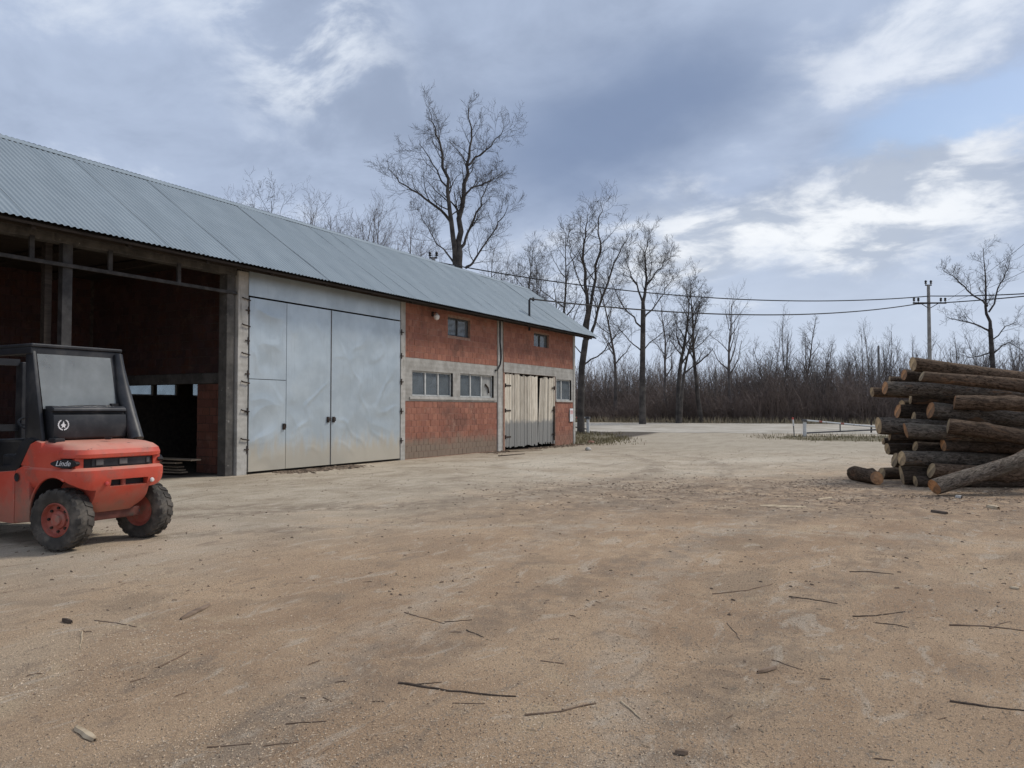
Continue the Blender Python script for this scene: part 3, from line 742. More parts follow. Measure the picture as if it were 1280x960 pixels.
for px in SPX:
    dep = sr.uniform(62, 74); p = base_under(px, dep); sc = sr.uniform(.62, 1.05)*(1.0 if px > 930 else .85)
    src = protos[sap_i % 5]
    if sap_i < 5: o = src
    else:
        o = src.copy(); COL.objects.link(o)
        for ch in src.children:
            c = ch.copy(); COL.objects.link(c); c.parent = o
    mk_ = [m_ for m_ in MARKS if m_[0] <= px][-1][1]; k_ = seen_m.get(mk_, 0); seen_m[mk_] = k_+1
    o['label'] = ORD[k_]+' thin bare sapling in the thicket right of '+mk_
    o.location = p; o.rotation_euler = (0, 0, sr.uniform(0, 6.28)); o.scale = (sc, sc, sc*sr.uniform(.9, 1.1)); sap_i += 1

# the thicket: one mass of stems nobody could count
def thicket():
    mb = MB(); r = random.Random(77)
    def stick(p, q, r0, r1):
        d = q-p; a = d.orthogonal().normalized(); b = d.cross(a).normalized(); vs = []
        for (c, rr) in ((p, r0), (q, r1)):
            for k in range(3):
                t = 2.094*k; v = c+(a*math.cos(t)+b*math.sin(t))*rr; vs.append((v.x, v.y, v.z))
        mb.add(vs, [(0, 1, 4, 3), (1, 2, 5, 4), (2, 0, 3, 5)])
    for i in range(14500):
        a = r.uniform(-30, 66); u = r.random()**1.4; d = far_edge(a)+1.6+u*15
        hn = noise.noise(Vector((a*.07, d*.05, 3)))*1.9 + noise.noise(Vector((a*.33, d*.25, 6)))*1.3
        bush = noise.noise(Vector((a*.22, 1.7, 8)))
        H = max(1.3, (3.8+hn+u*1.9))*r.uniform(.45, 1.15)
        if u < .22: H *= .45+.5*max(0, bush+.3)
        ln = r.uniform(.12, .34)*H; th0 = r.uniform(0, 6.28)
        p = gz(a, d); q = p + Vector((math.cos(th0)*ln*.5, math.sin(th0)*ln*.5, H*.52)); th1 = th0+r.gauss(0, .9)
        e = q + Vector((math.cos(th1)*ln, math.sin(th1)*ln, H*.45))
        w = r.uniform(.012, .036)
        stick(p, q, w, w*.7); stick(q, e, w*.7, .005)
        for k in range(7):
            t = r.uniform(.06, .97); s0 = p.lerp(q, t*2) if t < .5 else q.lerp(e, t*2-1)
            l = r.uniform(.4, 1.6)*(1.15-t*.5); th = r.uniform(0, 6.28); hz_ = r.uniform(.35, .95)
            stick(s0, s0+Vector((math.cos(th)*l*hz_, math.sin(th)*l*hz_, l*r.uniform(.05, .9))), w*.45, .0045)
    o = mb.build('thicket', M['brush'], fix=False); tag(o, 'dense brown leafless thicket along the far side of the road', 'thicket', kind='stuff')
thicket()
def far_wood():
    mb = MB(); r = random.Random(91)
    for i in range(5200):
        a = r.uniform(-34, 84); u = r.random(); d = far_edge(a)+18+u*26
        H = (6.6+noise.noise(Vector((a*.06, d*.05, 13)))*2.2+noise.noise(Vector((a*.3, d*.2, 16)))*1.4)*r.uniform(.55, 1.12)
        p = gz(a, d); th = r.uniform(0, 6.28); q = p+Vector((math.cos(th)*.1*H, math.sin(th)*.1*H, H*.55)); e = q+Vector((r.gauss(0, .12)*H, r.gauss(0, .12)*H, H*.45)); w = r.uniform(.018, .05)
        mb.tube([p, q, e], [w, w*.7, .006], 3, caps=False)
        for k in range(9):
            t_ = r.uniform(.2, .98); s0 = p.lerp(q, t_*2) if t_ < .5 else q.lerp(e, t_*2-1); l = r.uniform(.6, 2.0)*(1.2-t_*.6); t2 = r.uniform(0, 6.28); hz_ = r.uniform(.25, .8)
            mb.tube([s0, s0+Vector((math.cos(t2)*l*hz_, math.sin(t2)*l*hz_, l*r.uniform(.4, .95)))], [w*.42, .005], 3, caps=False)
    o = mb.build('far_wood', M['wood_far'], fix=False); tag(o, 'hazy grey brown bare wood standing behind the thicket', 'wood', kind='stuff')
far_wood()

# ================================================================== BARN (long axis = y, yard front at x = XF)
XF, XB, Y0, Y1, YG0, YG1, YP, YE = -15.0, -21.0, -4.0, 13.0, 13.32, 19.40, 25.75, 32.6
WT = 5.42                      # wall head
XE, ZE, XR, ZR = -14.2, 4.98, -18.0, 7.59        # eave and ridge
barn = empty('barn', (XF, (Y0+YE)/2, 0))
tag(barn, 'long brick barn with corrugated metal roof, open bay, sheet gate and plank doors', 'barn')
def P(o):                      # keep world coordinates for children of the barn
    o.parent = barn; o.matrix_parent_inverse = Matrix.Translation(barn.location).inverted(); return o
def bbox(name, b, mat, bevel=0.0): return P(box(name, b, mat, None, bevel))
SUB = lambda o, par: (setattr(o, 'parent', par), setattr(o, 'matrix_parent_inverse', Matrix.Translation(barn.location).inverted() @ Matrix.Translation(barn.location)))[0]
def under(o, par):             # sub-part of a barn part that sits at the world origin of its own mesh
    o.parent = par; return o

# --- front wall: mortar core with openings, then blocks
wall = MB()
def wall_rect(y0, y1, z0, z1, holes, x0=XF-.22, x1=XF-.007, mb=wall):
    ys = sorted({y0, y1, *[v for h in holes for v in h[:2]]}); zs = sorted({z0, z1, *[v for h in holes for v in h[2:]]})
    for i in range(len(ys)-1):
        for j in range(len(zs)-1):
            cy, cz_ = (ys[i]+ys[i+1])/2, (zs[j]+zs[j+1])/2
            if any(h[0] < cy < h[1] and h[2] < cz_ < h[3] for h in holes): continue
            mb.box(x0, x1, ys[i], ys[i+1], zs[j], zs[j+1])
W1, W2, W3 = (20.06, 22.43, 2.05, 2.87), (22.89, 25.23, 2.05, 2.89), (30.68, 32.24, 2.02, 2.95)
U1, U2 = (22.12, 23.57, 4.19, 4.84), (28.55, 29.95, 4.19, 4.84)
DOOR = (26.12, 30.56, 0.0, 3.06)
wall_rect(19.65, 25.50, -.2, WT, [W1, W2, U1])
wall_rect(26.0, YE, -.2, WT, [DOOR, W3, U2])
front = P(wall.build('front_wall', M['mortar']))
BW, BH, J = .262, .205, .009
def block_list(y0, y1, z0, z1, holes, seed):
    out = []; r = random.Random(seed); row = 0; z = z0
    while z < z1-.05:
        h = min(BH, z1-z); y = y0-(BW/2 if row % 2 else 0)
        while y < y1-.01:
            a, b = max(y, y0), min(y+BW, y1); y += BW
            if b-a < .05: continue
            segs = [(a, b)]
            for hh in holes:
                if hh[2] < z+h*.5 < hh[3]:
                    ns = []
                    for (s0, s1) in segs:
                        if s1 <= hh[0] or s0 >= hh[1]: ns.append((s0, s1)); continue
                        if s0 < hh[0]: ns.append((s0, hh[0]))
                        if s1 > hh[1]: ns.append((hh[1], s1))
                    segs = ns
            for (s0, s1) in segs:
                if s1-s0 > .05: out.append((s0+J/2, s1-J/2, z+J/2, z+h-J/2))
        z += BH; row += 1
    return out
blocks = block_list(19.66, 25.49, .02, 1.88, [], 1) + block_list(19.66, 25.49, 3.28, WT, [U1], 2)
blocks2 = block_list(26.01, 32.42, 3.46, WT, [U2], 3) + block_list(30.60, 32.42, .02, 1.94, [], 4)
def block_mesh(w, h):
    mb = MB(); x1, c = 0.0, .006
    mb.add([(-.03,-w/2,-h/2),(-.03,w/2,-h/2),(-.03,w/2,h/2),(-.03,-w/2,h/2),(0-.004,-w/2,-h/2),(-.004,w/2,-h/2),(-.004,w/2,h/2),(-.004,-w/2,h/2),
            (0,-w/2+c,-h/2+c),(0,w/2-c,-h/2+c),(0,w/2-c,h/2-c),(0,-w/2+c,h/2-c)],
           [(0,1,5,4),(1,2,6,5),(2,3,7,6),(3,0,4,7),(4,5,9,8),(5,6,10,9),(6,7,11,10),(7,4,8,11),(8,9,10,11)])
    return mb
br = random.Random(8); cache = {}
allb = sorted(blocks+blocks2, key=lambda q: q[0])
for i, (a, b, c, d) in enumerate(allb[:300]):
    k = (round(b-a, 3), round(d-c, 3)); loc = (XF+br.uniform(-.004, .006), (a+b)/2, (c+d)/2)
    if k not in cache:
        o = block_mesh(*k).build('brick', M['brick'], front, fix=False); cache[k] = o; o.location = loc
    else: o = share(cache[k], loc, parent=front)
    o.rotation_euler = (0, br.uniform(-.01, .01), br.uniform(-.01, .01))
def joined_blocks(name, lst, mat, par, xf=XF, flip=None, off=.0):
    mb = MB(); r = random.Random(3)
    for (a, b, c, d) in lst:
        q = block_mesh(b-a, d-c); dx = r.uniform(-.004, .006)
        if flip is None: vs = [(v[0]+xf+dx, v[1]+(a+b)/2, v[2]+(c+d)/2) for v in q.v]
        else: vs = [(v[1]+(a+b)/2, flip-(v[0]+dx), v[2]+(c+d)/2) for v in q.v]     # face looks towards -y
        mb.add(vs, q.f)
    o = mb.build(name, mat, par, fix=flip is not None); o['kind'] = 'stuff'; return o
joined_blocks('brickwork', allb[300:], M['brick'], front)

# --- concrete frame
def conc(name, b, mat='concrete', bevel=.012): return bbox(name, b, M[mat], bevel)
conc('concrete_pillar', (XF-.30, XF+.05, YG0-.34, YG0-.03, -.2, 5.0), 'concrete_pale')
conc('concrete_pillar', (XF-.30, XF-.02, YG0-.62, YG0-.40, -.2, 5.0), 'concrete_dark')
conc('concrete_pillar', (XF-.30, XF+.05, YG1+.02, 19.65, -.2, WT), 'concrete_pale')
conc('concrete_pillar', (XF-.30, XF+.05, 25.50, 25.76, -.2, WT), 'concrete_pale')
conc('concrete_pillar', (XF-.30, XF-.03, 25.765, 26.0, -.2, WT))
conc('concrete_pillar', (XF-.30, XF+.035, 32.43, YE+.02, -.2, WT), 'concrete_pale')
def ring_band(name, y0, y1, z0, z1, holes, x1):
    mb = MB(); wall_rect(y0, y1, z0, z1, holes, XF-.10, x1, mb); return P(mb.build(name, M['concrete']))
ring_band('concrete_band', 19.66, 25.49, 1.885, 3.275, [W1, W2], XF+.014)
ring_band('concrete_band', 26.01, 32.42, 3.065, 3.455, [], XF+.014)
ring_band('concrete_band', 30.60, 32.42, 1.945, 3.060, [W3], XF+.010)
for (y0, y1, z) in ((19.9, 25.3, 1.985), (30.62, 32.3, 1.985)):
    conc('window_sill', (XF-.08, XF+.05, y0, y1, z-.05, z+.03), 'concrete_pale', .008)
conc('concrete_lintel', (XF-.28, XF+.0, Y0, YG0-.345, 4.87, WT), 'concrete_dark')
conc('tie_beam', (XF-.26, XF-.03, YG0-.02, YG1, 5.0, WT))
# head sheet over the gate
def dented(name, y0, y1, z0, z1, x, mat, seed, amp=.02, parent=None, nx=44, nz=44):
    mb = MB()
    for j in range(nz+1):
        for i in range(nx+1):
            y, z = y0+(y1-y0)*i/nx, z0+(z1-z0)*j/nz
            e = min(i, nx-i)/nx*6; f = min(j, nz-j)/nz*6; k = min(1, e)*min(1, f)
            q = Vector((y*.8+seed*3.7, z*.8, seed))
            w_ = Vector((noise.noise(q*.9), noise.noise(q*.9+Vector((7, 7, 7))), 0))*.6
            n = noise.noise(q*.7+w_)*.5 + (.35-abs(noise.noise(q*1.0+w_*.7+Vector((3, 1, 0)))))*1.3 + max(0, .16-abs(noise.noise(q*1.5+w_+Vector((8, 4, 0)))))*2.2 + noise.noise(q*5)*.06
            cr = 0
            mb.v.append((x+(n*amp+cr*amp)*k, y, z))
    b = len(mb.v); m = nx+1
    for j in range(nz):
        for i in range(nx): k = j*m+i; mb.f.append((k, k+1, k+m+1, k+m))
    mb.add([(x-.035, y0, z0), (x-.035, y1, z0), (x-.035, y1, z1), (x-.035, y0, z1)], [(3, 2, 1, 0)])
    q = [0, nx, nz*m+nx, nz*m]
    for i in range(4): mb.f.append((b+i, b+(i+1) % 4, q[(i+1) % 4], q[i])[::-1])
    mb.m = [0]*len(mb.f)
    return mb.build(name, mat, parent, smooth=True, fix=False, angle=50)
P(dented('head_sheet', YG0+.0, YG1-.01, 4.43, 5.12, XF+.03, M['gate'], 3, .006))
def gate_leaf(y0, y1, panels, seed):
    g = P(box('gate_leaf', (XF-.055, XF-.012, y0+.01, y1-.01, .05, 4.395), M['steel']))
    for i, (a, b, c, d) in enumerate(panels):
        dented('gate_sheet', a+.006, b-.006, c+.006, d-.006, XF+.03, M['gate'], seed+i*1.3, .030, g, 80, 110)
    return g
YM = 16.26
g1_ = gate_leaf(YG0, YM, [(YG0, 14.58, .06, 2.36), (YG0, 14.58, 2.365, 4.39), (14.585, YM, .06, 4.39)], 5)
g2_ = gate_leaf(YM, YG1, [(YM, YG1, .06, 4.39)], 11)
for (y, z, par) in ((14.50, 1.16, g1_), (16.14, 1.32, g1_), (16.36, 1.32, g2_)):
    m = MB(); m.box(XF+.03, XF+.07, y-.035, y+.035, z-.08, z+.08); m.tube([(XF+.07, y, z-.03), (XF+.12, y, z-.03), (XF+.12, y, z+.06)], .012, 6); m.build('gate_latch', M['darkmetal'], par)
for z in (.62, 1.55, 2.48, 3.3, 4.05):
    for (y, par, s) in ((YG0-.03, g1_, -1), (YG1+.04, g2_, 1)):
        m = MB(); m.tube([(XF+.055, y, z-.09), (XF+.055, y, z+.09)], .020, 8); m.box(XF+.05, XF+.075, min(y, y+s*.09), max(y, y+s*.09), z-.014, z+.014)
        m.box(XF+.045, XF+.06, min(y, y-s*.05), max(y, y-s*.05), z-.018, z+.018); m.build('hinge', M['darkmetal'], par)
for z in (.9, 1.6, 2.3, 3.0, 3.7, 4.35):
    m = MB(); m.tube([(XF+.05, YG0-.22, z), (XF+.10, YG0-.22, z-.02), (XF+.10, YG0-.02, z-.05), (XF+.06, YG0+.02, z-.05)], .016, 6); P(m.build('pintle', M['darkmetal']))
for y in (YG0+.012, YM): P(box('gate_edge_bar', (XF+.031, XF+.045, y-.010, y+.010, .07, 4.38), M['steel']))

# --- open bay: sliding rail, hangers, post, inside walls
P(box('door_rail', (XF-.04, XF+.02, Y0, YG0-.35, 4.40, 4.475), M['oldsteel'], bevel=.01))
for y in (-2.3, -.2, 1.9, 4.0, 6.1, 8.13, 9.70, 11.34):
    P(box('rail_hanger', (XF-.035, XF+.015, y-.045, y+.045, 4.475, 4.90), M['oldsteel']))
P(box('bay_post', (XF-.20, XF-.05, 8.75, 8.95, -.2, 4.88), M['oldsteel'], bevel=.01))
P(box('bay_post', (XF-.38, XF-.24, 8.52, 8.66, -.2, 5.0), M['darkwood'], bevel=.01))
P(box('bay_post', (XF-.20, XF-.05, 2.2, 2.4, -.2, 4.88), M['oldsteel'], bevel=.01))
# partition with a doorway, back wall with a strip window, end walls
part = MB(); PX0, PX1 = XB+.2, XF-.31
OP = (-19.9, -16.4, 0.0, 2.25)
def xwall(mb, x0, x1, z0, z1, y0, y1, holes):
    xs = sorted({x0, x1, *[v for h in holes for v in h[:2]]}); zs = sorted({z0, z1, *[v for h in holes for v in h[2:]]})
    for i in range(len(xs)-1):
        for j in range(len(zs)-1):
            cx_, cz_ = (xs[i]+xs[i+1])/2, (zs[j]+zs[j+1])/2
            if any(h[0] < cx_ < h[1] and h[2] < cz_ < h[3] for h in holes): continue
            mb.box(xs[i], xs[i+1], y0, y1, zs[j], zs[j+1])
xwall(part, PX0, PX1, -.2, WT, 12.98, 13.2, [(OP[0], OP[1], -.3, OP[3])])
pw = P(part.build('partition_wall', M['mortar_dark']))
pb = block_list(PX0+.01, PX1-.01, 2.52, WT, [], 6) + block_list(PX0+.01, PX1-.01, .02, 2.24, [OP], 7)
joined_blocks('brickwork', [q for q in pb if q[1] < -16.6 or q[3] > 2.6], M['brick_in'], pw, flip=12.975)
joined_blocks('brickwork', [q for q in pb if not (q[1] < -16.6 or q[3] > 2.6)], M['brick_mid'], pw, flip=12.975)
conc('concrete_band', (PX0+.02, PX1-.005, 12.955, 13.21, 2.255, 2.505), 'concrete_dark')
backm = MB(); wins = [(14.05, 14.95, 2.02, 2.62), (15.02, 15.78, 2.02, 2.62), (16.30, 16.85, 2.02, 2.62), (21.0, 22.5, 2.02, 2.9), (24.5, 26, 2.02, 2.9)]
wall_rect(Y0, YE, -.2, WT, wins, XB, XB+.2, backm)
back = P(backm.build('back_wall', M['mortar_dark']))
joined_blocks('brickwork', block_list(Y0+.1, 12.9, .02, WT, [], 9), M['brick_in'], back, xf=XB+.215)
for w in wins:
    f = MB()
    for (a, b, c, d) in ((w[0], w[1], w[2], w[2]+.04), (w[0], w[1], w[3]-.04, w[3]), (w[0], w[0]+.04, w[2]+.04, w[3]-.04), (w[1]-.04, w[1], w[2]+.04, w[3]-.04)): f.box(XB+.06, XB+.12, a, b, c, d)
    fo = P(f.build('window', M['frame_white'])); m = MB(); m.box(XB+.085, XB+.09, w[0]+.04, w[1]-.04, w[2]+.04, w[3]-.04); m.build('pane', M['glass'], fo)
def gable(name, y0, y1, mat):
    mb = MB()
    def zr(x): return ZR-.10-abs(x-XR)*.687
    prof = [(XB+.2, -.2), (XF-.22, -.2), (XF-.22, zr(XF-.22)-.1), (XR, ZR-.2), (XB+.2, zr(XB+.2)-.1)]
    v = [(x, y0, z) for x, z in prof]+[(x, y1, z) for x, z in prof]; n = 5
    mb.add(v, [tuple(range(n)), tuple(range(2*n-1, n-1, -1))]+[(i, i+n, (i+1) % n+n, (i+1) % n) for i in range(n)])
    return P(mb.build(name, mat))
gable('gable_wall', YE-.2, YE-.002, M['mortar']); gable('gable_wall', Y0, Y0+.2, M['mortar_dark'])
for k in range(10):                     # rafters and ties in the open bay
    y = Y0+.8+k*1.85
    if y > 12.8: break
    m = MB(); m.box(XB+.2, XF-.3, y-.06, y+.06, 5.02, 5.18); P(m.build('tie_timber', M['darkwood']))
for k in range(3):
    P(box('ceiling_board', (XB+.25, XF-.32, Y0+.3, 12.9, 5.22, 5.25), M['darkwood'])) if k == 0 else None

# --- roof
roofm = MB()
def slab(x0, z0, x1, z1, y0, y1, th):
    roofm.add([(x0, y0, z0), (x1, y0, z1), (x1, y1, z1), (x0, y1, z0), (x0, y0, z0-th), (x1, y0, z1-th), (x1, y1, z1-th), (x0, y1, z0-th)],
              [(0, 1, 2, 3), (7, 6, 5, 4), (0, 4, 5, 1), (1, 5, 6, 2), (2, 6, 7, 3), (3, 7, 4, 0)])
YR0, YR1 = Y0-.9, 33.52
slab(XE-.06, ZE+.0, XR, ZR-.05, YR0+.05, YR1-.05, .05); slab(2*XR-XE+.06, ZE+.0, XR-.001, ZR-.05, YR0+.05, YR1-.05, .05)
roof = P(roofm.build('roof', M['darkwood']))
PITCH_C, WAVES = .12, 8; SW = PITCH_C*WAVES
slope = math.atan2(ZR-ZE, XE-XR); SL = math.hypot(XE-XR, ZR-ZE)+.06
sm = MB(); SEG = 8; NL = 5
for i in range(WAVES*SEG+1):
    y = i/SEG*PITCH_C; ph = (i % SEG)/SEG
    prof = .012*math.cos(2*math.pi*ph); prof = max(-.009, min(.010, prof*1.5))
    for j in range(NL+1): sm.v.append((-j/NL*SL, y, prof+.003*math.sin(i*.7+j*2.1)))
for i in range(WAVES*SEG):
    for j in range(NL): k = i*(NL+1)+j; sm.f.append((k, k+NL+1, k+NL+2, k+1)); sm.m.append(0)
ns = int((YR1-YR0)/SW); first = None; rr = random.Random(4)
for side in (0, 1):
    for i in range(ns):
        y = YR1-SW*(i+1)
        if side == 0: loc, rot = (XE+.04+rr.uniform(-.012, .012), y, ZE+.035+rr.uniform(0, .003)), (rr.uniform(-.0012, .0012), slope, 0)
        else: loc, rot = (2*XR-XE-.04, y+SW, ZE+.035+rr.uniform(0, .006)), (0, slope, math.pi)
        if first is None:
            first = sm.build('roof_sheet', M['roof'], roof, smooth=True, fix=False, angle=60); first.location = loc; first.rotation_euler = rot
        else: share(first, loc, rot, roof)
m = MB()
n = 60
for i in range(n+1):
    y = YR0+(YR1-YR0)*i/n; dz = .012*noise.noise(Vector((y*.4, 0, 0)))
    for (dx, z) in ((.24, ZR-.085), (.05, ZR+.045), (-.05, ZR+.045), (-.24, ZR-.085)): m.v.append((XR+dx, y, z+dz))
for i in range(n):
    for j in range(3): k = i*4+j; m.f.append((k, k+4, k+5, k+1)); m.m.append(0)
m.build('ridge_cap', M['roof'], roof)
bx_ = MB(); bx_.box(XE-.30, XE-.26, YR0+.1, YR1-.1, ZE-.06, ZE+.10); bx_.build('fascia_board', M['darkwood'], roof)
for k in range(20):
    y = Y0+.4+k*1.9
    if y > YE: break
    q = MB(); q.add([(XF+.05, y-.04, 5.17), (XE-.14, y-.04, 4.88), (XE-.14, y-.04, 4.97), (XF+.05, y-.04, 5.42),
                     (XF+.05, y+.04, 5.17), (XE-.14, y+.04, 4.88), (XE-.14, y+.04, 4.97), (XF+.05, y+.04, 5.42)],
                    [(0, 1, 2, 3), (7, 6, 5, 4), (0, 4, 5, 1), (1, 5, 6, 2), (2, 6, 7, 3), (3, 7, 4, 0)]); q.build('rafter_tail', M['darkwood'], roof)

# --- windows on the front
def window(b, splits, frame, broken=None, depth=.07):
    y0, y1, z0, z1 = b; t = .045; f = MB(); xa, xb = XF-depth-.05, XF-depth
    f.box(xa, xb, y0, y1, z0, z0+t); f.box(xa, xb, y0, y1, z1-t, z1); f.box(xa, xb, y0, y0+t, z0+t, z1-t); f.box(xa, xb, y1-t, y1, z0+t, z1-t)
    ys = [y0+t]+[y0+(y1-y0)*s for s in splits]+[y1-t]
    fo = P(f.build('window', frame))
    for s in splits:
        m = MB(); y = y0+(y1-y0)*s; m.box(xa+.002, xb+.012, y-.028, y+.028, z0+t, z1-t); m.build('window_bar', frame, fo)
    for i in range(len(ys)-1):
        if broken == i:
            m = MB(); m.box(xa+.01, xa+.025, ys[i], ys[i+1], z0+t, z1-t); m.build('plywood_panel', M['ply'], fo)
            m = MB(); m.tube([(xb+.005, ys[i]+.30, z0+.5), (xb+.01, ys[i]+.48, z0+.38), (xb+.005, ys[i]+.55, z0+.18)], .028, 6); m.build('torn_strip', M['darkmetal'], fo)
        else:
            m = MB(); e = .003*random.random(); m.add([(xa+.02+e, ys[i], z0+t), (xa+.022-e, ys[i+1], z0+t), (xa+.02-e, ys[i+1], z1-t), (xa+.024+e, ys[i], z1-t)], [(0, 1, 2, 3)]); m.build('pane', M['glass'], fo, fix=False)
    return fo
window(W1, (.345, .66), M['frame_white']); window(W2, (.335, .66), M['frame_white'], broken=2)
w3 = window(W3, (.40,), M['frame_white'])
m = MB(); n = 24
for i in range(n+1):
    y = W3[0]+.08+i/n*.62; x = XF-.22+.02*math.sin(i*1.3)
    m.v += [(x, y, W3[2]+.05), (x, y, W3[3]-.05)]
m.f = [(2*i, 2*i+2, 2*i+3, 2*i+1) for i in range(n)]; m.m = [0]*n
m.build('curtain', M['curtain'], w3, smooth=True, fix=False)
window(U1, (.5,), M['frame_dark'], depth=.10); window(U2, (.5,), M['frame_dark'], depth=.10)
P(box('dark_backing', (XF-.75, XF-.70, 19.7, 25.4, 1.9, 5.0), M['room_dark'])); P(box('dark_backing', (XF-1.6, XF-1.55, 26.1, 32.3, .0, 5.0), M['room_dark']))  # dark sheets added behind windows and doors, standing in for unlit rooms

# --- plank doors
pd = P(box('plank_door', (XF-.115, XF-.075, 26.2, 29.0, .12, 3.0), M['darkwood'])); y = 26.16; pr = random.Random(6)
def plank(par, y, w, z0, z1, x, tilt=0.0):
    m = MB(); h = z1-z0; m.box(-.012, .012, -w/2, w/2, 0, h)
    o = m.build('plank', M['board'], par, bevel=.003); o.location = (x, y, z0); o.rotation_euler = (tilt, 0, 0); return o
while y < 28.92:
    w = pr.uniform(.085, .15); plank(pd, y+w/2, w-.014, .10+pr.uniform(-.03, .05), 3.02+pr.uniform(-.08, .04), XF-.045+pr.uniform(-.012, .012), pr.uniform(-.004, .004)); y += w
pd2 = P(box('plank_door', (XF-.115, XF-.085, 29.35, 30.5, .12, 2.9), M['darkwood'])); y = 28.95
while y < 30.42:
    w = pr.uniform(.09, .14); k = (30.5-y)/1.5
    plank(pd2, y+w/2, w-.012, .12+pr.uniform(-.02, .1), 3.0+pr.uniform(-.10, .03), XF-.052+pr.uniform(-.01, .01), -.085*k); y += w
P(box('door_post', (XF-.08, XF-.01, 30.43, 30.53, .1, 3.04), M['board']))
for z in (.52, 1.56, 2.55):
    m = MB(); m.box(XF-.03, XF-.018, 26.14, 26.62, z-.03, z+.03); m.tube([(XF-.0, 26.14, z-.08), (XF-.0, 26.14, z+.08)], .03, 8); m.build('hinge', M['darkmetal'], pd)
    m = MB(); m.box(XF-.008, XF+.008, 30.26, 30.5, z-.03, z+.03); m.tube([(XF+.01, 30.47, z-.08), (XF+.01, 30.47, z+.08)], .03, 8); m.build('hinge', M['darkmetal'], pd2)
m = MB(); m.tube([(XF+.02, 30.42, .25), (XF+.02, 30.42, 1.75)], .03, 8); m.build('door_bar', M['darkmetal'], pd2)

# --- things fixed to the barn front
lamp = empty('wall_lamp', (XF, 21.18, 4.80)); tag(lamp, 'small white bulb lamp on a bracket high on the brick wall by the gate', 'lamp')
m = MB(); m.box(0, .03, -.05, .05, -.06, .10); m.tube([(.03, 0, .06), (.14, 0, .08), (.18, 0, .02)], .014, 6); m.build('bracket', M['darkmetal'], lamp)
m = MB(); m.lathe([(.001, -.20), (.07, -.17), (.10, -.10), (.10, -.05), (.05, .02), (.03, .04), (.001, .045)], (.18, 0, 0), 'z', 16); m.build('globe', M['lens'], lamp, smooth=True)
cable = MB(); cable.tube([(XF+.07, 25.60, 5.2), (XF+.07, 25.60, 4.2), (XF+.07, 25.66, 3.9), (XF+.07, 25.68, 3.6), (XF+.07, 25.62, 3.35), (XF+.07, 25.40, 3.12), (XF+.04, 25.28, 3.10)], .03, 8)
o = cable.build('drain_hose', M['wire'], smooth=True); tag(o, 'black hose running down the pale concrete pillar beside the windows', 'hose')
post = empty('notice', (XF+.04, 32.15, 1.05)); tag(post, 'white paper notice fixed at the right corner of the barn', 'notice')
m = MB(); m.box(0, .012, -.16, .20, 0, .60); m.build('paper', M['white'], post)
m = MB(); m.box(.012, .014, -.12, .16, .34, .52); m.build('print_patch', simple('faded_pink_print', (.55, .30, .30), (.66, .46, .44), 9, .8), post)
mast = empty('service_mast', (XF+.25, 27.67, 4.98)); tag(mast, 'black bent pipe mast carrying the cable above the barn eave', 'mast')
m = MB(); m.tube([(.0, 0, -.15), (0, 0, 1.10), (.02, .05, 1.16), (.05, .25, 1.17)], .045, 8); m.build('pipe', M['wire'], mast, smooth=True)
m = MB(); m.tube([(.05, .25, 1.09), (.05, .25, 1.24)], .05, 8); m.build('insulator', M['insul'], mast)

# ================================================================== FORKLIFT (rear towards +x, near side -y)
FX, FY = -8.75, 5.65
fk = empty('forklift', (FX, FY, ground_h(FX, FY)))
tag(fk, 'red forklift with black cab parked at the open barn bay, counterweight towards the yard', 'forklift')
def rrect(xf, xr, w, rad, n=7, front=.05):
    """outline, counter-clockwise: flat front at xf, rounded rear corners at xr, half width w"""
    pts = [(xf, w-front), (xf, -w+front), (xf+front, -w)]
    for s in range(n+1):
        t = -math.pi/2+s/n*math.pi/2; pts.append((xr-rad+rad*math.cos(t), -w+rad+rad*math.sin(t)))
    for s in range(n+1):
        t = s/n*math.pi/2; pts.append((xr-rad+rad*math.cos(t), w-rad+rad*math.sin(t)))
    pts.append((xf+front, w)); return pts
def loft(name, levels, mat, bulge=.0, **k):
    mb = MB(); n = None
    for (z, xf, xr, w, rad, tilt) in levels:
        o = rrect(xf, xr, w, rad); n = len(o)
        for (x, y) in o: mb.v.append((x, y, z+tilt*(x-xr)))
    L = len(levels)
    for i in range(L-1):
        for j in range(n): j2 = (j+1) % n; mb.f.append((i*n+j, i*n+j2, (i+1)*n+j2, (i+1)*n+j))
    mb.f.append(tuple(range(n-1, -1, -1))); mb.f.append(tuple((L-1)*n+j for j in range(n))); mb.m = [0]*len(mb.f)
    return mb.build(name, mat, fk, smooth=True, **k)
def cut(o, cutters):
    """carve with real booleans, then keep the plain mesh"""
    for c in cutters:
        md = o.modifiers.new('b', 'BOOLEAN'); md.object = c; md.operation = 'DIFFERENCE'; md.solver = 'EXACT'
    bpy.context.view_layer.update()
    me = bpy.data.meshes.new_from_object(o.evaluated_get(bpy.context.evaluated_depsgraph_get()))
    o.modifiers.clear(); o.data = me
    me.polygons.foreach_set('use_smooth', [True]*len(me.polygons)); me.set_sharp_from_angle(angle=R(32))
    for c in cutters: bpy.data.objects.remove(c)
def cyl_cutter(x, z, r, y0, y1):
    m = MB(); m.tube([(x, y0, z), (x, y1, z)], r, 40); o = m.build('c', M['black']); o.location = fk.location; return o
def box_cutter(b):
    o = box('c', b, M['black']); o.location = fk.location; return o
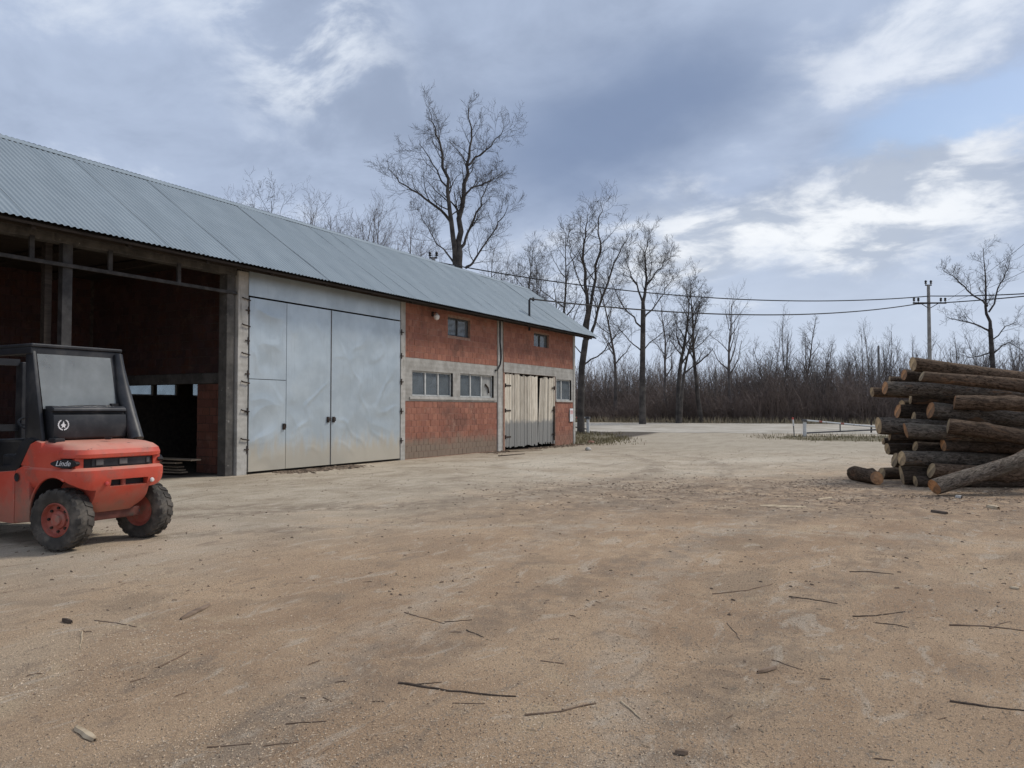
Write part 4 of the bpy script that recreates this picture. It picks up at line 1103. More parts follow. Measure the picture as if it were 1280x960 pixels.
# counterweight: chin, bumper, then the hood above the slot
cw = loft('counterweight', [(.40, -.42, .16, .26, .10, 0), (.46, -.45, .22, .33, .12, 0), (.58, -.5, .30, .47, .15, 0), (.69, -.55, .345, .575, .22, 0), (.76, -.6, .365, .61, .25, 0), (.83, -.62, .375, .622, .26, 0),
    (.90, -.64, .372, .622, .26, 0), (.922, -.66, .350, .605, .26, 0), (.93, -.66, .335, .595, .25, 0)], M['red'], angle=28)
c1 = cyl_cutter(-.01, .36, .47, -1, -.33); c2 = cyl_cutter(-.01, .36, .47, .33, 1)
c3 = box_cutter((.27, .6, -.17, .30, .705, .785))
cut(cw, [c1, c2, c3])
core = loft('slot_core', [(.925, -.60, .285, .53, .22, 0), (1.05, -.60, .285, .53, .22, 0)], M['blackpl'])
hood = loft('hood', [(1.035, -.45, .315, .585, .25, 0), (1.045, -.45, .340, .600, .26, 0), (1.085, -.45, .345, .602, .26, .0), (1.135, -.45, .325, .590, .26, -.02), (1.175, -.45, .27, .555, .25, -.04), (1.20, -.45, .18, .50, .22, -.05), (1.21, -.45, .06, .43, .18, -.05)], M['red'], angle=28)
for s in (-1, 1):      # body colour pillars that close the slot at the corners and the flanks
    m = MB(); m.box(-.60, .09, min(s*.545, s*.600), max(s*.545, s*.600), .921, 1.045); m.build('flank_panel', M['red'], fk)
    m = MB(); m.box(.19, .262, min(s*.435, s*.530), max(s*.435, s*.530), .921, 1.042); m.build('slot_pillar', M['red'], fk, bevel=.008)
    # dark lamp pod with the maker's script
    m = MB(); n = 16
    for k in range(n):
        t = 2*math.pi*k/n; u = math.cos(t); m.v.append((.165*u, s*.0, .985+.050*math.sin(t)*(1-.28*max(0, -u))))
    for k in range(n): v = m.v[k]; m.v.append((v[0], -s*.06, v[2]))
    m.f = [tuple(range(n)), tuple(range(2*n-1, n-1, -1))]+[(k, k+n, (k+1) % n+n, (k+1) % n) for k in range(n)]; m.m = [0]*len(m.f)
    pod = m.build('lamp_pod', M['blackpl'], fk); pod.location = (.150, s*.602, 0); pod.rotation_euler = (0, 0, -s*R(20))
    m = MB(); m.lathe([(.001, .02), (.020, .016), (.028, .0)], (.372, .35 if s > 0 else -.225, .745), 'x', 14); m.build('reversing_lamp', M['lens'] if s > 0 else M['lens_red'], fk, smooth=True)
def text_mesh(name, txt, size, mat, parent, loc, rot, shear=.35, ext=.002):
    cu = bpy.data.curves.new('t', 'FONT'); cu.body = txt; cu.size = size; cu.shear = shear; cu.extrude = ext; cu.align_x = 'CENTER'
    ob = bpy.data.objects.new('t', cu); COL.objects.link(ob); bpy.context.view_layer.update()
    me = bpy.data.meshes.new_from_object(ob.evaluated_get(bpy.context.evaluated_depsgraph_get()))
    bpy.data.objects.remove(ob); me.materials.clear(); me.materials.append(mat)
    o = bpy.data.objects.new(name, me); COL.objects.link(o); o.parent = parent; o.location = loc; o.rotation_euler = rot; return o
text_mesh('script_lettering', 'Linde', .085, M['white'], fk, (.148, -.606, .962), (math.pi/2, 0, R(20)))
m = MB(); m.box(.278, .292, -.36, .37, .945, 1.03); m.build('slot_grille', M['black'], fk)
for (y, w) in ((-.27, .09), (.02, .10), (.34, .04)):
    m = MB(); m.box(.292, .305, y-w/2, y+w/2, .955, 1.02); m.build('slot_plate', M['steel'], fk, bevel=.004)
m = MB(); m.box(.272, .28, -.165, .295, .712, .778); m.build('tow_slot', M['blackpl'], fk)
m = MB(); m.tube([(.30, .02, .66), (.30, .02, .82)], .028, 10); m.build('tow_pin', M['red_rim'], fk)
m = MB(); m.lathe([(.001, 0), (.03, 0), (.04, .015), (.045, .03)], (.0, .02, 1.235), 'z', 12); m.build('filler_cap', M['blackpl'], fk)
m = MB(); m.box(-.30, -.16, -.52, -.40, 1.195, 1.26); m.build('hood_latch', M['blackpl'], fk, bevel=.012)
# side body ahead of the wheel
def side_prof(prof, y0, y1, name, mat, bevel=.02):
    mb = MB(); n = len(prof)
    mb.add([(x, y0, z) for x, z in prof]+[(x, y1, z) for x, z in prof], [tuple(range(n)), tuple(range(2*n-1, n-1, -1))]+[(i, i+n, (i+1) % n+n, (i+1) % n) for i in range(n)])
    return mb.build(name, mat, fk, bevel=bevel, smooth=True, angle=40)
for s in (-1, 1):
    y0, y1 = (s*.612, s*.40) if s < 0 else (s*.40, s*.612)
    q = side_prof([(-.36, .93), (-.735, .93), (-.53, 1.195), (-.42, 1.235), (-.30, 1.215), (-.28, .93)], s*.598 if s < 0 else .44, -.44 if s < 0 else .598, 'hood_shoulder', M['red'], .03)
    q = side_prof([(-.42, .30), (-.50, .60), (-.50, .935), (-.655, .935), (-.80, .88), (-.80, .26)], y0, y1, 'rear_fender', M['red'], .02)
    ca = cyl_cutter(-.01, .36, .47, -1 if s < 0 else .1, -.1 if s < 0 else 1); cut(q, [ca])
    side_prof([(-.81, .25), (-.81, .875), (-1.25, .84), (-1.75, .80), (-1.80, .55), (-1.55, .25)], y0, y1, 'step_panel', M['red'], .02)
    m = MB(); m.lathe([(.001, 0), (.035, 0), (.045, -.008*-s), (.05, -.01*-s)], (-.74, s*.616, .80), 'y', 16); m.build('filler_ring', M['blackpl'], fk)
    m = MB(); na = 24
    for k in range(na+1):
        t_ = R(-8+k*196/na)
        for yy in (s*.598, s*.30): m.v.append((-.01+.462*math.cos(t_), yy, .36+.462*math.sin(t_)))
    m.f = [(2*k, 2*k+1, 2*k+3, 2*k+2) for k in range(na)]; m.m = [0]*na
    keep = [f for f in m.f if all(m.v[q][0] < .20 for q in f)]; m.f = keep; m.m = [0]*len(keep)
    m.build('arch_liner', M['blackpl'], fk, smooth=True, fix=False)
    # wheel arch lip
    m = MB(); arc = [(-.01+.475*math.cos(R(a)), s*.612, .36+.475*math.sin(R(a))) for a in range(66, 171, 8)]; m.tube(arc, .013, 8); m.build('arch_lip', M['red'], fk, smooth=True)
m = MB(); m.box(-1.9, -.45, -.40, .40, .30, .62); m.build('chassis', M['black'], fk)
m = MB(); m.box(-.06, .14, -.36, .36, .30, .42); m.build('rear_axle', M['axle'], fk, bevel=.02)
m = MB(); m.tube([(.10, -.30, .36), (.10, .36, .36)], .04, 10); m.build('steer_cylinder', M['steel'], fk)
# black cab
for s in (-1, 1):
    side_prof([(-.36, 1.22), (-.61, 2.33), (-.74, 2.33), (-.72, 1.22), (-.66, 1.16)], s*.53-.022, s*.53+.022, 'rear_post', M['black'], .01)
    side_prof([(-1.72, .80), (-1.90, 1.3), (-1.72, 2.31), (-1.63, 2.31), (-1.80, 1.3), (-1.62, .80)], s*.53-.03, s*.53+.03, 'front_post', M['black'], .01)
    side_prof([(-.44, 1.24), (-.62, 1.26), (-.72, 1.22), (-.95, .93), (-1.70, .88), (-1.70, .80), (-.80, .86), (-.52, 1.20)], s*.56-.03, s*.56+.03, 'cab_sill', M['blackpl'], .01)
    m = MB(); m.box(-1.66, -.60, s*.53-.035, s*.53+.035, 2.25, 2.335); m.build('roof_rail', M['black'], fk, bevel=.012)
m = MB(); m.box(-1.72, -.58, -.57, .57, 2.335, 2.375); m.build('roof_plate', M['black'], fk, bevel=.012)
for k in range(6):
    m = MB(); x = -1.5+k*.16; m.box(x, x+.05, -.49, .49, 2.27, 2.30); m.build('roof_bar', M['black'], fk)
m = MB(); m.box(-.665, -.60, -.50, .50, 2.25, 2.33); m.build('rear_header', M['black'], fk, bevel=.01)
def slope_x(z): return -.605+(2.28-z)*.235
m = MB(); m.add([(slope_x(1.60), -.50, 1.60), (slope_x(1.60), .42, 1.60), (slope_x(2.255), .42, 2.255), (slope_x(2.255), -.50, 2.255)], [(0, 1, 2, 3)]); m.build('rear_window', M['cabglass'], fk, fix=False)
m = MB(); m.add([(slope_x(1.60)-.002, .425, 1.60), (slope_x(1.60)-.002, .50, 1.60), (slope_x(2.255)-.002, .50, 2.255), (slope_x(2.255)-.002, .425, 2.255)], [(0, 1, 2, 3)]); m.build('window_edge', M['black'], fk, fix=False)
side = [(-.34, 1.225), (-.285, 1.26), (-.27, 1.40), (-.285, 1.53), (-.33, 1.545), (-.33, 1.565), (-.275, 1.575), (-.285, 1.61), (-.33, 1.635), (-.60, 1.64), (-.62, 1.20)]
side_prof(side, -.47, .44, 'rear_panel', M['black'], .018)
em = empty('emblem', (-.266, -.27, 1.415)); em.parent = fk
def emblem():
    mb = MB()
    for s in (-1, 1):
        n = 16
        for i in range(n):
            t0, t1 = R(-82+i*9.2), R(-82+i*9.2+8.2); r0, r1 = .052, .068-.004*(i % 2)
            q = [(0, s*r0*math.cos(t0), r0*math.sin(t0)), (0, s*r1*math.cos(t0), r1*math.sin(t0)), (0, s*r1*math.cos(t1), r1*math.sin(t1)), (0, s*r0*math.cos(t1), r0*math.sin(t1))]
            mb.add(q+[(.002, y, z) for (_, y, z) in q], [(4, 5, 6, 7), (0, 1, 5, 4), (1, 2, 6, 5), (2, 3, 7, 6), (3, 0, 4, 7)])
    pts = [(0, .045), (.013, .008), (.034, -.004), (.016, -.014), (.022, -.040), (0, -.024), (-.022, -.040), (-.016, -.014), (-.034, -.004), (-.013, .008)]
    mb.add([(.002, y, z) for y, z in pts]+[(0, y, z) for y, z in pts], [tuple(range(10))]+[(i, (i+1) % 10, (i+1) % 10+10, i+10) for i in range(10)])
    return mb
bpy.data.objects.remove(em)
o = emblem().build('emblem', M['white'], fk); o.location = (-.272, -.36, 1.415)
o['label'] = 'white star in a wreath on the black rear panel'
m = MB(); m.tube([(slope_x(1.63)+.02, .40, 1.635), (slope_x(1.635)+.02, .10, 1.64), (slope_x(1.63)+.02, -.22, 1.635)], [.010, .012, .006], 6); m.box(slope_x(1.63)-.005, slope_x(1.63)+.04, .33, .42, 1.60, 1.67); m.build('wiper', M['blackpl'], fk)
m = MB(); m.tube([(-.60, .52, 2.30), (-.55, .525, 2.10), (-.47, .53, 1.80), (-.34, .53, 1.50), (-.20, .53, 1.215)], [.055, .060, .085, .088, .088], 16); m.build('intake_pipe', M['black'], fk, smooth=True)
# seat, wheel, levers, dash
m = MB(); m.box(-1.30, -.82, -.24, .24, 1.05, 1.20); m.box(-1.30, -.46, -.50, .50, .62, 1.05); m.build('seat', M['blackpl'], fk, bevel=.03)
m = MB(); m.add([(-.84, -.24, 1.18), (-.84, .24, 1.18), (-.74, .20, 1.75), (-.74, -.20, 1.75), (-.72, -.24, 1.18), (-.72, .24, 1.18), (-.64, .20, 1.75), (-.64, -.20, 1.75)], [(0, 1, 2, 3), (7, 6, 5, 4), (0, 4, 5, 1), (1, 5, 6, 2), (2, 6, 7, 3), (3, 7, 4, 0)]); m.build('backrest', M['blackpl'], fk, bevel=.03)
m = MB(); c = Vector((-1.52, -.02, 1.40)); ax = Vector((.5, 0, .85)).normalized(); u = Vector((0, 1, 0)); v = ax.cross(u)
m.tube([c+(u*math.cos(t)+v*math.sin(t))*.17 for t in [k*math.pi/12 for k in range(25)]], .014, 8); m.tube([c-u*.17, c+u*.17], .012, 6); m.tube([c, c-ax*.45], .03, 8); m.build('steering_wheel', M['blackpl'], fk, smooth=True)
m = MB(); m.box(-1.85, -1.62, -.48, .48, .62, 1.22); m.build('dashboard', M['blackpl'], fk, bevel=.04)
for y in (.30, .36, .42):
    m = MB(); m.tube([(-1.25, y, 1.05), (-1.30, y, 1.36)], .009, 6); m.lathe([(.001, .03), (.02, .02), (.022, 0), (.001, -.02)], (-1.30, y, 1.37), 'z', 10); m.build('lever', M['steel'], fk)
m = MB(); rs = random.Random(2); n = 12
for j in range(n+1):
    for i in range(n+1):
        u_, v_ = i/n-.5, j/n-.5; m.v.append((-.96+u_*.34, -.36+v_*.30, 1.16-abs(v_)*.20-max(0, -v_-.1)*.5+noise.noise(Vector((u_*9, v_*9, 1)))*.035))
m.f = [(j*(n+1)+i, j*(n+1)+i+1, (j+1)*(n+1)+i+1, (j+1)*(n+1)+i) for j in range(n) for i in range(n)]; m.m = [0]*len(m.f)
rag = m.build('rag', M['cloth'], smooth=True, fix=False, angle=80); rag.location = fk.location; tag(rag, 'pale crumpled rag lying on the forklift seat edge', 'rag')
# wheels
def wheel(name, c, r, w, steer, rimr, side):
    root = bpy.data.objects.new(name, None); COL.objects.link(root); root.parent = fk; root.location = c; root.rotation_euler = (0, 0, steer); root.empty_display_size = .1
    h = w/2; ty = MB()
    ty.lathe([(rimr, -h*.82), (rimr+.02, -h*.95), (r*.80, -h), (r*.93, -h*.93), (r*.965, -h*.78), (r*.972, 0), (r*.965, h*.78), (r*.93, h*.93), (r*.80, h), (rimr+.02, h*.95), (rimr, h*.82), (rimr*.96, 0), (rimr, -h*.82)], (0, 0, 0), 'y', 56)
    n = 20
    for k in range(n):
        for s in (-1, 1):
            t = 2*math.pi*(k+(.5 if s > 0 else 0))/n; dt = .085; q = []
            for (dr_, ) in ((-.022,), (.0,)):
                for (yy, tt) in ((s*h*.06, t+.10), (s*h*.80, t), (s*h*1.0, t-.02)):
                    for e in (-dt, dt):
                        rad = (r+dr_) - (.035 if abs(yy) > h*.9 else 0)
                        q.append((rad*math.cos(tt+e), yy, rad*math.sin(tt+e)))
            # 0..5 inner ring, 6..11 outer ring
            ty.add(q, [(6, 7, 9, 8), (8, 9, 11, 10), (0, 6, 8, 2), (2, 8, 10, 4), (1, 3, 9, 7), (3, 5, 11, 9), (0, 1, 7, 6), (4, 10, 11, 5)])
    ty.build('tyre', M['tyre'], root, smooth=True, angle=38)
    rm = MB(); s = side
    rm.lathe([(rimr, s*h*.80), (rimr*.93, s*h*.88), (rimr*.90, s*h*.70), (rimr*.86, s*h*.42), (rimr*.55, s*h*.34), (rimr*.50, s*h*.52), (rimr*.34, s*h*.60), (rimr*.30, s*h*.82), (.001, s*h*.84)], (0, 0, 0), 'y', 36)
    rm.lathe([(rimr, -s*h*.8), (rimr*.8, -s*h*.5), (.001, -s*h*.45)], (0, 0, 0), 'y', 24)
    ro = rm.build('rim', M['red_rim'], root, smooth=True, angle=32)
    for k in range(8):
        t = 2*math.pi*k/8; m = MB(); x, z = rimr*.68*math.cos(t), rimr*.68*math.sin(t); m.tube([(x, s*h*.30, z), (x, s*h*.55, z)], .016, 6)
        m.build('wheel_nut', M['darkmetal'], root)
    return root
wheel('rear_wheel', (0, -.51, .35), .35, .25, R(15), .195, -1); wheel('rear_wheel', (0, .51, .35), .35, .25, R(15), .195, 1)
wheel('front_wheel', (-1.95, -.47, .41), .41, .29, 0, .24, -1); wheel('front_wheel', (-1.95, .47, .41), .41, .29, 0, .24, 1)
for s in (-1, 1):
    m = MB(); m.box(-2.50, -2.34, s*.32-.05, s*.32+.05, .12, 2.25); m.build('mast_rail', M['black'], fk, bevel=.01)
    m = MB(); m.box(-3.75, -2.66, s*.28-.06, s*.28+.06, .07, .11); m.box(-2.70, -2.64, s*.28-.06, s*.28+.06, .07, .62); m.build('fork', M['darkmetal'], fk)
for z in (.5, 1.3, 2.2):
    m = MB(); m.box(-2.48, -2.40, -.27, .27, z, z+.09); m.build('mast_crossbar', M['black'], fk)
m = MB(); m.box(-2.62, -2.52, -.55, .55, .18, .28); m.box(-2.62, -2.52, -.55, .55, .55, .65); m.build('fork_carriage', M['black'], fk, bevel=.01)
side_prof([(-1.62, .85), (-2.30, .92), (-2.36, .60), (-2.30, .50), (-2.24, .70), (-1.70, .66)], -.61, -.36, 'front_fender', M['red']); side_prof([(-1.62, .85), (-2.30, .92), (-2.36, .60), (-2.30, .50), (-2.24, .70), (-1.70, .66)], .36, .61, 'front_fender', M['red'])

# ================================================================== LOGS
LG = 'logs in the pile'
def log(p, q, r0, r1, bark, cutm, label, seed, bend=.03, group=LG, knots=2, name='log'):
    p, q = Vector(p), Vector(q); d = q-p; L = d.length; rt = random.Random(seed)
    n, s = max(10, int(L*13)), 40; mb = MB(); ph = rt.uniform(0, 6.28); kn = [(rt.uniform(.15, .9)*L, rt.uniform(0, 6.28), rt.uniform(.02, .05)) for _ in range(knots)]
    rings = []
    for i in range(n+1):
        x = L*i/n; f = i/n; r = r0+(r1-r0)*f
        cy, cz_ = math.sin(f*math.pi)*bend*math.cos(ph), math.sin(f*math.pi)*bend*math.sin(ph)
        for k in range(s):
            t = 2*math.pi*k/s
            c_, s_ = math.cos(t), math.sin(t)
            e = 1+.09*noise.noise(Vector((x*.8, c_*1.1+seed, s_*1.1))) + .06*noise.noise(Vector((x*2.6, c_*3.2, s_*3.2+seed)))
            e += .07*(.3-abs(noise.noise(Vector((x*2.2, c_*5.5, s_*5.5+seed))))) + .035*noise.noise(Vector((x*11, c_*11, s_*11+seed)))
            rr = r*e
            for (kx, kt, ka) in kn:
                dd = ((x-kx)/.10)**2+((math.atan2(math.sin(t-kt), math.cos(t-kt)))/.45)**2; rr += ka*math.exp(-dd)
            if i in (0, n): rr *= .965
            mb.v.append((x, cy+math.cos(t)*rr, cz_+math.sin(t)*rr))
    for i in range(n):
        for k in range(s): k2 = (k+1) % s; mb.f.append((i*s+k, i*s+k2, (i+1)*s+k2, (i+1)*s+k)); mb.m.append(0)
    o = mb.build(name, bark, smooth=True, fix=False, angle=60); o.location = p; o.rotation_euler = d.to_track_quat('X', 'Z').to_euler()
    for (i, sg) in ((0, -1), (n, 1)):
        c = MB(); ring = [mb.v[i*s+k] for k in range(s)]; cen = Vector((sum(v[0] for v in ring)/s, sum(v[1] for v in ring)/s, sum(v[2] for v in ring)/s))
        slant = rt.uniform(-.28, .28); c.v = [(v[0]+slant*(v[2]-cen.z), v[1], v[2]) for v in ring]
        mid = [cen.lerp(Vector(v), .55) for v in ring]
        c.v += [(v.x+sg*.006+slant*(v.z-cen.z), v.y, v.z) for v in mid] + [(cen.x+sg*.010, cen.y, cen.z)]
        for k in range(s):
            k2 = (k+1) % s; a = [(k, k2, s+k2, s+k), (s+k, s+k2, 2*s)]
            c.f += [f if sg > 0 else f[::-1] for f in a]; c.m += [0, 0]
        for k in range(s): mb_v = o.data.vertices[i*s+k]; mb_v.co = c.v[k]
        c.build('cut_face', cutm, o, fix=False)
    tag(o, label, 'log', group); return o
B1, B2, B3, CO, CP = M['bark1'], M['bark2'], M['bark3'], M['cut_o'], M['cut_p']
LOGS = [ # left end (px), radius px, metres ahead, right (px), radius, metres ahead, bark, cut, label
 ((1141, 455), 8.8, 17.0, (1330, 478), 7.2, 17.9, B2, CP, 'topmost log, brown bark, lying along the crest of the pile'),
 ((1152, 470.5), 6.4, 16.5, (1330, 489), 9.0, 17.0, B2, CP, 'long tapering log just under the topmost one, pale yellow end'),
 ((1130, 468.5), 7.0, 17.4, (1330, 486), 6.5, 18.4, B1, CO, 'dark log with orange end peeping out below the left tip of the topmost one'),
 ((1112, 475), 4.8, 17.9, (1320, 486), 5.0, 18.8, B2, CP, 'thin log with pale sawn end behind the long high one, near the crest'),
 ((1106, 485), 8.4, 17.0, (1320, 497), 8.6, 17.6, B3, CO, 'long grey log high on the left of the pile, brownish end face'),
 ((1090, 490), 6.0, 17.9, (1310, 502), 6.4, 18.6, B2, CP, 'log sticking out farthest left near the crest, pale end'),
 ((1193, 503), 9.0, 16.1, (1330, 508), 8.6, 16.5, B2, CO, 'log at right with bright round orange end, below the crest'),
 ((1163, 513), 10.4, 16.3, (1320, 526), 8.4, 17.2, B3, CO, 'thick log with split orange and pale cut face near the pile centre'),
 ((1200, 517), 7.6, 16.7, (1330, 525), 8.6, 16.9, B1, CO, 'dark log at right, directly beneath the one with round orange end'),
 ((1138, 499), 6.4, 17.4, (1320, 510), 6.4, 18.0, B1, CP, 'dark recessed log below the long grey one'),
 ((1122, 514), 8.8, 17.5, (1320, 520), 8.0, 18.2, B1, CO, 'dark log with a slanting orange sawn end, left of centre'),
 ((1142, 522), 7.4, 17.0, (1320, 534), 7.6, 17.6, B1, CP, 'dark log squeezed left of the split faced thick log'),
 ((1098, 532), 10.6, 16.9, (1300, 538), 9.2, 17.9, B3, CP, 'fat rough log end jutting out left at mid height'),
 ((1132, 538), 9.2, 16.2, (1310, 546), 8.6, 16.8, B3, CO, 'grey log with oval orange end at mid height left'),
 ((1185, 532.5), 9.4, 15.7, (1330, 557), 9.4, 15.9, B2, CP, 'brown log sloping down to the right from mid height, pale end'),
 ((1112, 545), 6.0, 16.9, (1300, 552), 6.2, 17.6, B1, CP, 'dark thin log under the fat jutting one'),
 ((1104, 551.5), 4.4, 17.5, (1300, 559), 5.0, 18.2, B1, CP, 'thinnest dark log low at the left edge of the pile'),
 ((1109, 561), 7.2, 17.2, (1300, 567), 7.2, 17.8, B1, CP, 'dark log with whitish rim, low at the left, above the long low one'),
 ((1144, 558), 6.4, 16.4, (1300, 562), 6.6, 16.9, B1, CP, 'dark log in the gap under the grey oval ended one'),
 ((1179, 556.5), 7.8, 16.0, (1320, 564), 8.0, 16.3, B1, CO, 'dark reddish log in the gap under the sloping brown log'),
 ((1118, 575), 9.2, 16.5, (1300, 584), 9.0, 17.3, B2, CP, 'stub with pale rim behind the left tip of the long low log'),
 ((1127, 573), 9.4, 15.9, (1310, 581), 9.0, 16.3, B3, CP, 'long straight low log, grey brown, above the leaning one'),
 ((1127, 595.5), 12.0, 16.2, (1310, 598), 11.0, 16.8, B1, CP, 'thick dark ground log with tall pale yellow cut face'),
 ((1164, 588), 9.4, 15.6, (1330, 592), 9.4, 16.0, B2, CP, 'brown log crossed by the leaning log'),
 ((1144, 601.5), 7.0, 15.8, (1320, 601), 7.4, 16.0, B1, CP, 'thin dark log on the ground right of the thick dark one'),
 ((1192, 601.5), 10.0, 15.7, (1340, 600), 11.0, 15.9, B1, CO, 'reddish brown ground log at right with a fresh orange scar'),
]
for i, (a, ra, da, b, rb, db, bark, cm, lab) in enumerate(LOGS):
    lr = random.Random(900+i); db = da+lr.uniform(-.75, .15); p, q = at(*a, da), at(*b, db); r0, r1 = ra*da/FPX, rb*db/FPX
    for (v, rr) in ((p, r0), (q, r1)):
        g = ground_h(v.x, v.y); v.z = max(v.z, g+rr*.96)
    lg = log(p, q, r0, r1, bark, cm, lab, 300+i, bend=.035)
    if 'scar' in lab:
        m = MB(); n = 8
        for k in range(n+1):
            for jj in range(2): u = .5+k*.06; t = R(-150+jj*22); m.v.append((u+.75, math.cos(t)*0, 0))
        m = MB()
        for k in range(9):
            f = k/8; w = .03*math.sin(math.pi*f)+.004
            for sg in (-1, 1): m.v.append((1.0+f*.45, -(r0+.022)*math.cos(sg*w/.19+.45), (r0+.022)*math.sin(sg*w/.19+.45)))
        m.f = [(2*k, 2*k+1, 2*k+3, 2*k+2) for k in range(8)]; m.m = [0]*8
        m.build('fresh_scar', M['orange_scar'], lg, fix=False)
DEEP = ['in the gap under the long grey high log', 'left of the slanting orange end', 'behind the fat jutting log', 'behind the thinnest low log', 'behind the long straight low log', 'behind the crossed brown log', 'over the stub with pale rim', 'under the sloping brown log']
for i, (px, py, dep, r) in enumerate([(1130, 487, 18.3, .14), (1128, 508, 18.6, .15), (1124, 530, 18.5, .16), (1128, 553, 18.2, .16), (1134, 580, 17.9, .18), (1150, 590, 17.2, .17), (1138, 565, 17.2, .13), (1205, 543, 16.6, .14)]):
    p = at(px, py, dep); q = p + (RGT*(3.3 if px < 1200 else 2.2)+FWD*.3); 
    for v in (p, q): v.z = max(v.z, ground_h(v.x, v.y)+r)
    log(p, q, r, r*.95, B1, CP, 'dark log deep in the pile, glimpsed '+DEEP[i], 400+i, group='logs deep in the pile')
p = on_ground(1168, 620); p.z += .165; q = at(1345, 548, 15.0)
log(p, q, .150, .125, B3, CO, 'leaning grey barked log propped against the front of the pile', 501, bend=.05, knots=4)
p = on_ground(1068, 600); q = on_ground(1092, 605); p.z += .15; q.z += .14; d = (q-p).normalized()
log(p-d*.02, q+d*.06-FWD*.10, .165, .14, M['bark2'], CO, 'short stubby log lying alone on the ground left of the pile', 502, bend=.0, group='short logs by the pile', knots=3)
p = on_ground(1102, 599); q = on_ground(1126, 598); p.z += .13; q.z += .13
log(p, q+RGT*.5, .135, .135, M['bark1'], CP, 'dark short log half hidden between stubby log and pile', 503, bend=.0, group='short logs by the pile')

# ================================================================== POLES AND WIRES
def pole(px, dep, top_py, label, arms=True, rr=(.17, .10)):
    b = base_under(px, dep); top = at(px, top_py, dep).z; H = top-b.z; root = empty('utility_pole', tuple(b)); tag(root, label, 'pole', 'utility poles')
    m = MB(); m.tube([(0, 0, -.3), (0, 0, H*.5), (0, 0, H-.35)], [rr[0], (rr[0]+rr[1])/2, rr[1]], 12); m.build('shaft', M['pole'], root, smooth=True)
    if arms:
        rz = YAW
        def rt(x, y, z): return (x*math.cos(rz)-y*math.sin(rz), x*math.sin(rz)+y*math.cos(rz), z)
        m = MB(); m.tube([rt(-1.15, -.12, H-1.62), rt(1.15, -.12, H-1.62)], .055, 6); m.tube([rt(-.6, -.1, H-1.65), rt(0, -.06, H-2.0)], .025, 6); m.tube([rt(.6, -.1, H-1.65), rt(0, -.06, H-2.0)], .025, 6); m.build('cross_arm', M['darkmetal'], root)
        m = MB(); m.tube([rt(-.22, 0, H-.36), rt(.22, 0, H-.36)], .045, 6); m.build('top_bracket', M['darkmetal'], root)
        for (x, z) in ((-1.08, H-1.56), (-.78, H-1.56), (.78, H-1.56), (1.08, H-1.56), (-.18, H-.33), (.18, H-.33)):
            m = MB(); q = rt(x, -.12 if z < H-1 else 0, z); m.lathe([(.02, -.02), (.025, .06), (.07, .07), (.085, .12), (.05, .17), (.085, .20), (.08, .26), (.04, .31), (.001, .32)], q, 'z', 10); m.build('insulator', M['insul'], root, smooth=True)
    return b, H
pb_, PH = pole(1163, 53, 350, 'grey utility pole with cross arm and insulators rising above the log pile')
pole(1099, 74, 428, 'distant bare utility pole without arms, left of the log pile', False, (.15, .10))
pc_, PC = pole(541, 41, 314, 'utility pole whose tip just shows over the barn ridge')
def wire(p, q, sag, r, label, n=40, clips=None):
    p, q = Vector(p), Vector(q); pts = []
    for i in range(n+1):
        t = i/n; v = p.lerp(q, t); v.z -= sag*4*t*(1-t); pts.append(v)
    m = MB(); m.tube(pts, r, 6); o = m.build('power_cable', M['wire'], smooth=True, fix=False); tag(o, label, 'cable', 'overhead cables'); return o
up_l = Vector((pc_.x, pc_.y, pc_.z+PC-.55)); up_p = at(1163, 370, 53); lo_p = at(1146, 380, 52.9)
mt = Vector(mast.location)+Vector((.05, .25, 1.17))
wire(up_l, up_p, 1.05, .034, 'upper black cable from behind the roof to the cross armed pole')
wire(mt, lo_p, .70, .034, 'lower black cable from the barn mast to the cross armed pole')
R1 = at(1290, 357, 44); R1 = up_p + (R1-up_p)*3.0
wire(up_p, R1, .5, .034, 'upper cable running on right from the cross armed pole')
R2 = at(1290, 361, 44); R2 = lo_p + (R2-lo_p)*3.0; R2.z += .2
wire(at(1147, 380, 52.9), R2, .5, .034, 'lower cable running on right from the cross armed pole')
e1 = at(1185, 375, 53); e2 = at(1280, 297, 34); e2 = e1+(e2-e1)*1.7
wire(e1, e2, .3, .010, 'thin wire climbing off to the upper right picture edge'); wire(e1+RGT*.6, e2+RGT*1.5-Vector((0, 0, .9)), .4, .010, 'lower thin wire climbing off to the right picture edge')

# ================================================================== BARRIERS
def barrier(pb, dirv, L, name, label, drop):
    b = Vector(pb); root = empty(name, tuple(b)); tag(root, label, 'barrier', 'yard barriers'); d = Vector(dirv).normalized(); n = Vector((-d.y, d.x, 0))
    m = MB(); m.tube([(0, 0, -.2), (0, 0, .96)], .10, 10); m.build('post', M['white_paint'], root)
    m = MB(); m.box(-.13, .13, -.13, .13, .86, 1.0); m.build('hinge_block', M['steel'], root, bevel=.01)
    a, e = d*.05+Vector((0, 0, .93)), d*L+Vector((0, 0, .93-drop))
    m = MB(); m.tube([a, e], .05, 8); m.build('arm', M['white_paint'], root)
    m = MB(); m.tube([d*.05+Vector((0, 0, .22)), d*L+Vector((0, 0, .93-drop-.06))], .04, 8); m.build('brace', M['steel'], root)
    m = MB(); k = d*(L*.42); m.tube([k+Vector((0, 0, .93-drop*.42)), k+Vector((0, 0, .22+(.65-drop)*.42))], .035, 6); m.build('strut', M['steel'], root)
    for k in range(2):
        m = MB(); s0, s1 = .16+k*.30, .20+k*.22; p0, p1 = a.lerp(e, s0), a.lerp(e, s1); m.tube([p0, p1], .053, 8); m.build('red_band', M['red_rim'], root)
    return root
